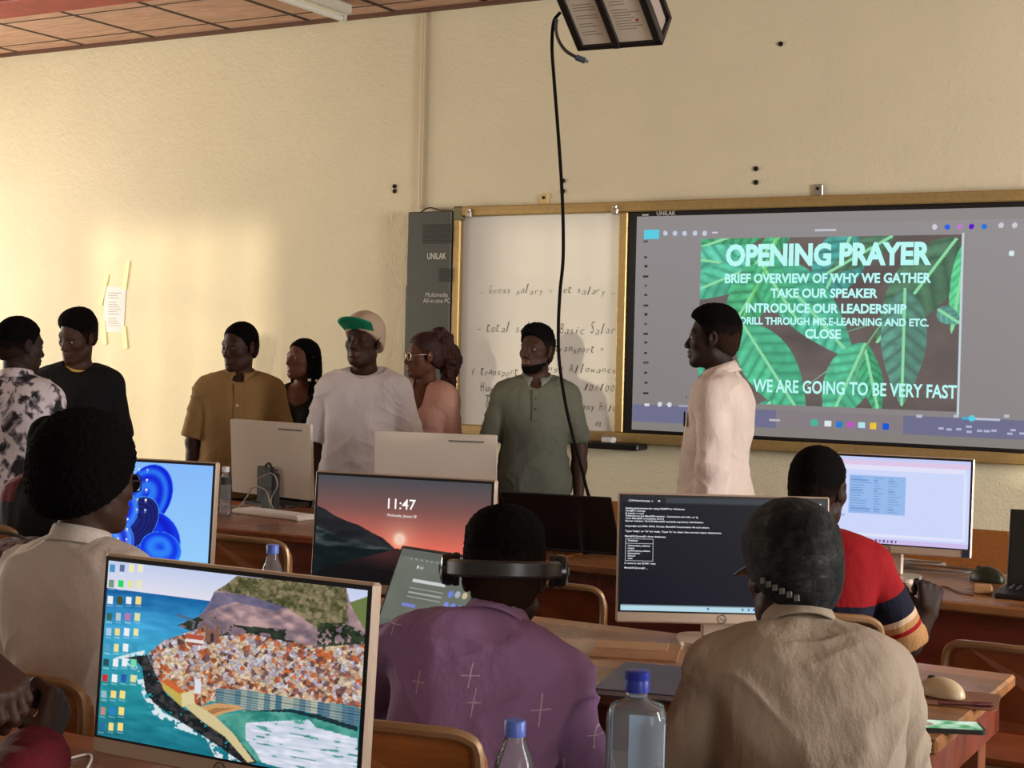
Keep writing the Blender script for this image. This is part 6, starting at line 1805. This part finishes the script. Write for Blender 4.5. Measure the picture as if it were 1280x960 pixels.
# headphone wearer, lilac shirt with small white crosses
CR = [(-.16, .36), (.02, .285), (.035, .24), (.20, .335), (-.075, .27), (.15, .225), (.01, .165), (.22, .15), (.165, .08), (-.15, .15), (-.02, .46), (.10, .42), (.24, .24), (.20, -.01), (.05, .03), (-.08, .05)]
def crosses(nt, p, co, c):
    s = nt.new('ShaderNodeSeparateXYZ'); nt.link(co, s.inputs[0]); X, Z = s.outputs[0], s.outputs[2]
    acc = None; rr_ = random.Random(3)
    for x, z in CR:
        zz = .60 + z * 1.0
        dx = nt.math('ABSOLUTE', nt.math('SUBTRACT', X, x)); dz = nt.math('ABSOLUTE', nt.math('SUBTRACT', Z, zz))
        a, b = rr_.uniform(.016, .03), rr_.uniform(.012, .02)
        v = nt.math('MULTIPLY', nt.math('LESS_THAN', dx, .001), nt.math('LESS_THAN', dz, a)); h = nt.math('MULTIPLY', nt.math('LESS_THAN', dz, .0009), nt.math('LESS_THAN', dx, b))
        m = nt.math('MAXIMUM', v, h); acc = m if acc is None else nt.math('MAXIMUM', acc, m)
    src = p.inputs['Base Color'].links[0].from_socket
    nt.link(nt.mix(nt.math('MULTIPLY', acc, .5), src, tuple(float(x) for x in s2l((226, 206, 216)))), p.inputs['Base Color'])
C_LILAC = fab('lilac cotton with white crosses', (136, 104, 142), build=crosses); C_LILAC2 = fab('lilac collar cotton', (142, 112, 148))
r, q = person('person', 'seated person in lilac shirt with white crosses wearing big headphones', 632, 632, 3.1, rad(12), hd_(630, 180), dict(sit=True, lean=.30, tl=.90, hs=1.12, neck=-.02, headfwd=.02, head=(-.12, 0), w=1.06, shrug=.01, turn=.38, armL=((-.55, .55, -.62), (.25, .85, .30)), armR=((.14, .16, -.96), (-.62, .55, -.10))), 'black', 'fade', stand=False, ht=1.68, fine=.004)
shirt(q, [C_LILAC], 1.5, r0=.070, r1=.062, hem=-.05, neck_r=.060, amp=.0065, res=.006, grow=.016, loose=.02); collar(q, C_LILAC2, r=.064, stand=.036, fall=.038, thick=.004); trousers(q, C_TROU)
chair('orange plywood chair of the lilac shirt man', r.location.x - .05, r.location.y - .02, rad(8), top=.84)
hp = thing('headphones', 'black over-ear headphones worn with the band round the back of the head', 'headphones', r.location, r.rotation_euler[2])
M_HB = mat('dark grey headband leather', (36, 35, 34), .36); M_HC = mat('glossy black ear cup', (16, 16, 17), .2)
mb = MB(); n = 28; V = []; F = []
for i in range(n + 1):
    a = PI * i / n; ca, sa = math.cos(a), math.sin(a)
    for rr_, zz in ((1.0, -.017), (1.06, -.012), (1.06, .012), (1.0, .017)):
        V.append(hpt(q, -.108 * rr_ * ca, -.012 - .122 * rr_ * sa ** .9, .018 + zz))
for i in range(n):
    for j in range(4): F.append((i * 4 + j, i * 4 + (j + 1) % 4, (i + 1) * 4 + (j + 1) % 4, (i + 1) * 4 + j))
F += [(3, 2, 1, 0), tuple(n * 4 + j for j in range(4))]
mb._add(V, F).build('headband', M_HB, hp, smooth=True)
for sx in (-1, 1):
    Mx = Matrix([[*(q.Rh[i] * q.S), (hpt(q, .091 * sx, .0, .014))[i]] for i in range(3)] + [[0, 0, 0, 1]]) @ Matrix.Rotation(PI / 2 * sx, 4, 'Y')
    cup = MB().lathe([(.001, .012), (.034, .012), (.037, .018), (.037, .026), (.034, .036), (.024, .041), (.001, .042)], 28, Mx, sx=1.0, sy=.9).build('ear_cup', M_HC, hp, smooth=True)
    MB().lathe([(.020, .0), (.036, -.002), (.038, .006), (.036, .013), (.020, .012)], 28, Mx, sx=1.0, sy=.9).build('ear_pad', BLACK, cup, smooth=True)
    MB().box((-.011, -.014, .036), (.011, .014, .044), .003, Mx).build('hinge_plate', M_HB, cup)
# striped polo
C_RED = fab('red pique', (146, 20, 26)); C_NAVY = fab('navy pique', (22, 24, 40)); C_TAN = fab('tan pique', (170, 128, 84)); C_PALE = fab('pale stripe', (196, 168, 140))
r, q = person('person', 'seated person in red, navy and tan striped polo with a raised fist', 1025, 556.5, 4.28, rad(14), rad(-8), dict(sit=True, lean=.12, tl=.93, hs=1.06, head=(-.08, .04), w=1.05, armL=((-.22, .16, -.95), (.62, .55, -.10)), armR=((.40, .26, -.88), (.22, .92, .20))), 'black', 'crop', stand=False, ht=1.66,
              hands={'R': dict(d=np.array([.05, .35, .9]), n=np.array([-.45, .85, -.3]), c=np.array([-1, -.3, .1]), curl=1.45, spread=.02, thumb=.6, s=1.12, fine=.0045)})
def f_str(P):
    z = q.sh['R'][2] - P[:, 2]
    for sd in ('L', 'R'):
        t = (P - q.sh[sd]) @ q.ud[sd]; d = np.linalg.norm(P - q.sh[sd] - np.outer(t, q.ud[sd]), axis=1)
        arm = np.clip((.10 - d) / .02, 0, 1) * np.clip((np.abs(P[:, 0]) - .165) / .02, 0, 1) * (t > 0)
        z = z * (1 - arm) + (t * .80 + .035) * arm
    return np.clip(z + .1, 0, .6) / .6
def bands(nt, p, co, c):
    a = nt.new('ShaderNodeAttribute', attribute_name='Band')
    L = lambda k: tuple(float(x) for x in s2l(k))
    R_, N_, P_, T_ = L((140, 18, 24)), L((20, 22, 38)), L((200, 172, 144)), L((168, 126, 82))
    r = nt.new('ShaderNodeValToRGB'); r.color_ramp.interpolation = 'CONSTANT'; nt.link(a.outputs['Fac'], r.inputs[0]); e = r.color_ramp.elements
    st = [(0, R_), (.115, N_), (.172, P_), (.186, T_), (.204, R_), (.216, T_), (.292, R_), (.318, T_)]
    while len(e) < len(st): e.new(.5)
    for el, (z, cc) in zip(e, st): el.position = 0 if z == 0 else (z + .1) / .6; el.color = (*cc, 1)
    nt.link(r.outputs[0], p.inputs['Base Color'])
shirt(q, [fab('red navy and tan striped pique', (140, 18, 24), build=bands)], 1.0, r0=.066, r1=.070, hem=-.05, neck_r=.064, vattr=f_str, res=.0065); collar(q, C_RED, r=.063, stand=.03, fall=.034); trousers(q, C_TROU)
mk = [prim_el(q.O + q.Rh @ np.array([0, .066, -.085]), np.array([.046, .05, .034]), q.Rh, .02), prim_pl(q.O + q.Rh @ np.array([0, .03, 0]), q.Rh @ np.array([0, -1, 0]), .004)]
v, f = sdf_mesh(mk, .0045); link('face_mask', mesh_np('face_mask', v * q.S, f, mats=[fab('grey mask cloth', (92, 92, 98))]), r)
seatchair(q, r, 'plywood chair of the striped polo man', back=-.02, m=M_PLYD)
# cap wearer
def camo_cap(nt, p, co, c):
    n = nt.noise(co, 20, 4, .65); w = nt.noise(nt.mapping(co, (70, 70, 160)), 1, 3)
    nt.link(nt.ramp(nt.math('ADD', nt.math('MULTIPLY', n, .7), nt.math('MULTIPLY', w, .3)), [(.42, tuple(float(x) for x in s2l((14, 15, 16)))), (.58, tuple(float(x) for x in s2l((40, 42, 41)))), (.70, tuple(float(x) for x in s2l((80, 80, 76))))]), p.inputs['Base Color'])
M_CAMO = fab('dark mottled cap cloth', (60, 60, 58), build=camo_cap)
C_CRM = fab('cream shirt cloth', (156, 143, 126))
r, q = person('person', 'seated person in cream shirt and dark mottled cap at the right table', 990, 638, 2.95, hd_(1010, 180) + .26, hd_(990, 152), dict(sit=True, lean=.24, tl=.90, hs=1.04, neck=-.02, headfwd=.02, head=(-.14, 0), w=1.0, girth=1.0, armL=((-.34, .12, -.93), (.66, .50, -.14)), armR=((.20, .16, -.95), (-.62, .55, -.10))), 'dark', 'crop', stand=False, ht=1.68)
shirt(q, [C_CRM], .95, r0=.070, r1=.084, hem=-.05, neck_r=.062, amp=.0062, res=.006, grow=.015, loose=.016); collar(q, C_CRM, r=.064, stand=.038, fall=.04, thick=.004); trousers(q, C_TROU)
cp = cap_make(q, M_CAMO, BLACK, r, t=.017, front=.03, low=-.072, pitch=-.40, brimlen=.07)
mb = MB()
for k in range(6):
    th = rad(72 - 8 * k)
    mb.box((-.005, -.003, -.006), (.005, .003, .006), .001, Matrix.Translation(tuple(hpt(q, -.092 * math.sin(th), -.014 - .114 * math.cos(th), -.006 - .0065 * k))) @ Matrix(q.Rh.tolist()).to_4x4() @ Matrix.Rotation(-th, 4, 'Z'))
mb.build('size_strap', mat('grey strap studs', (96, 98, 92), .5), cp)
pts = [(.055, -.03, .508), (.09, -.035, .495), (.14, -.028, .475), (.185, -.012, .45)]
mb = MB(); V = []
for a, b, c in pts:
    p_ = q.T(a, b, c + .012); V += [p_ + q.Rt @ np.array([0, -.02, .003]), p_ + q.Rt @ np.array([0, .02, .003]), p_ + q.Rt @ np.array([0, .02, -.02]), p_ + q.Rt @ np.array([0, -.02, -.02])]
F = [(0, 1, 2, 3), (15, 14, 13, 12)]
for i in range(3):
    for j in range(4): F.append((i * 4 + j, (i + 1) * 4 + j, (i + 1) * 4 + (j + 1) % 4, i * 4 + (j + 1) % 4))
mb._add([v * q.S for v in V], F).build('shoulder_tab', C_CRM, r)
seatchair(q, r, 'plywood chair of the cap wearing man', back=-.03)
# maroon and black jacket, row two
C_MAR = fab('maroon cloth', (92, 18, 28))
r, q = person('person', 'seated person in black jacket with maroon shoulder behind the afro haired man', 66, 520, 5.8, rad(0), rad(-10), dict(sit=True, lean=.12, tl=.92, head=(-.2, 0), w=1.0, armL=((-.22, .16, -.95), (.62, .55, -.10)), armR=((.22, .16, -.95), (-.62, .55, -.10))), 'dark', 'crop', stand=False, ht=1.64)
def f_mar(P):
    return ((P[:, 0] < -.05) & (P[:, 2] > q.sh['L'][2] - .02 - .25 * (np.abs(P[:, 0]) - .10).clip(0))).astype(int)
shirt(q, [C_BLACK, C_MAR], 1.9, r0=.066, r1=.046, hem=-.05, midx=f_mar, name='jacket'); collar(q, C_BLACK); trousers(q, C_TROU)
seatchair(q, r, 'plywood chair of the black and maroon jacket wearer', back=-.07)
# hands at the lower left
r, q = person('person', 'person at the lower left edge with clasped hands and maroon sleeve', -250, 608, 2.06, rad(-2), rad(-10), dict(sit=True, lean=.30, head=(-.1, 0), armL=((.10, .95, -.22), (.84, .26, .60)), armR=((.18, .86, -.44), (-.54, .82, .13))), 'dark', 'crop', stand=False, ht=1.68,
              hands={'L': dict(d=np.array([.80, .15, -.58]), n=np.array([-.58, -.0, -.8]), c=np.array([0, -1, 0]), curls=(1.0, .95, .9, .85), spread=.03, thumb=.5, fine=.0032), 'R': dict(d=np.array([-.15, .55, .8]), n=np.array([-.9, -.2, .1]), c=np.array([0, -1, .5]), curl=1.5, spread=.02, thumb=.9, fine=.004)})
shirt(q, [C_MAR], 1.95, r0=.062, r1=.052, hem=-.05, amp=.0022); collar(q, C_MAR); trousers(q, C_JEAN)
seatchair(q, r, 'plywood chair of the person with clasped hands', back=-.05)
# empty chairs of the second row
p = at_d(337, 682, 5.95); chair('light plywood chair with empty seat behind the clear bottle', p[0] + .22, 4.45, rad(4), top=.80)
p = at_d(715, 740, 4.85); chair('dark plywood chair with empty seat behind the headphone wearer', p[0] - .05, 4.38, rad(6), top=.77, m=M_PLYD)
p = at_d(1270, 806, 4.3); chair('dark plywood chair with empty seat behind the right table', p[0] + .07, 4.30, rad(2), top=.75, m=M_PLYD)
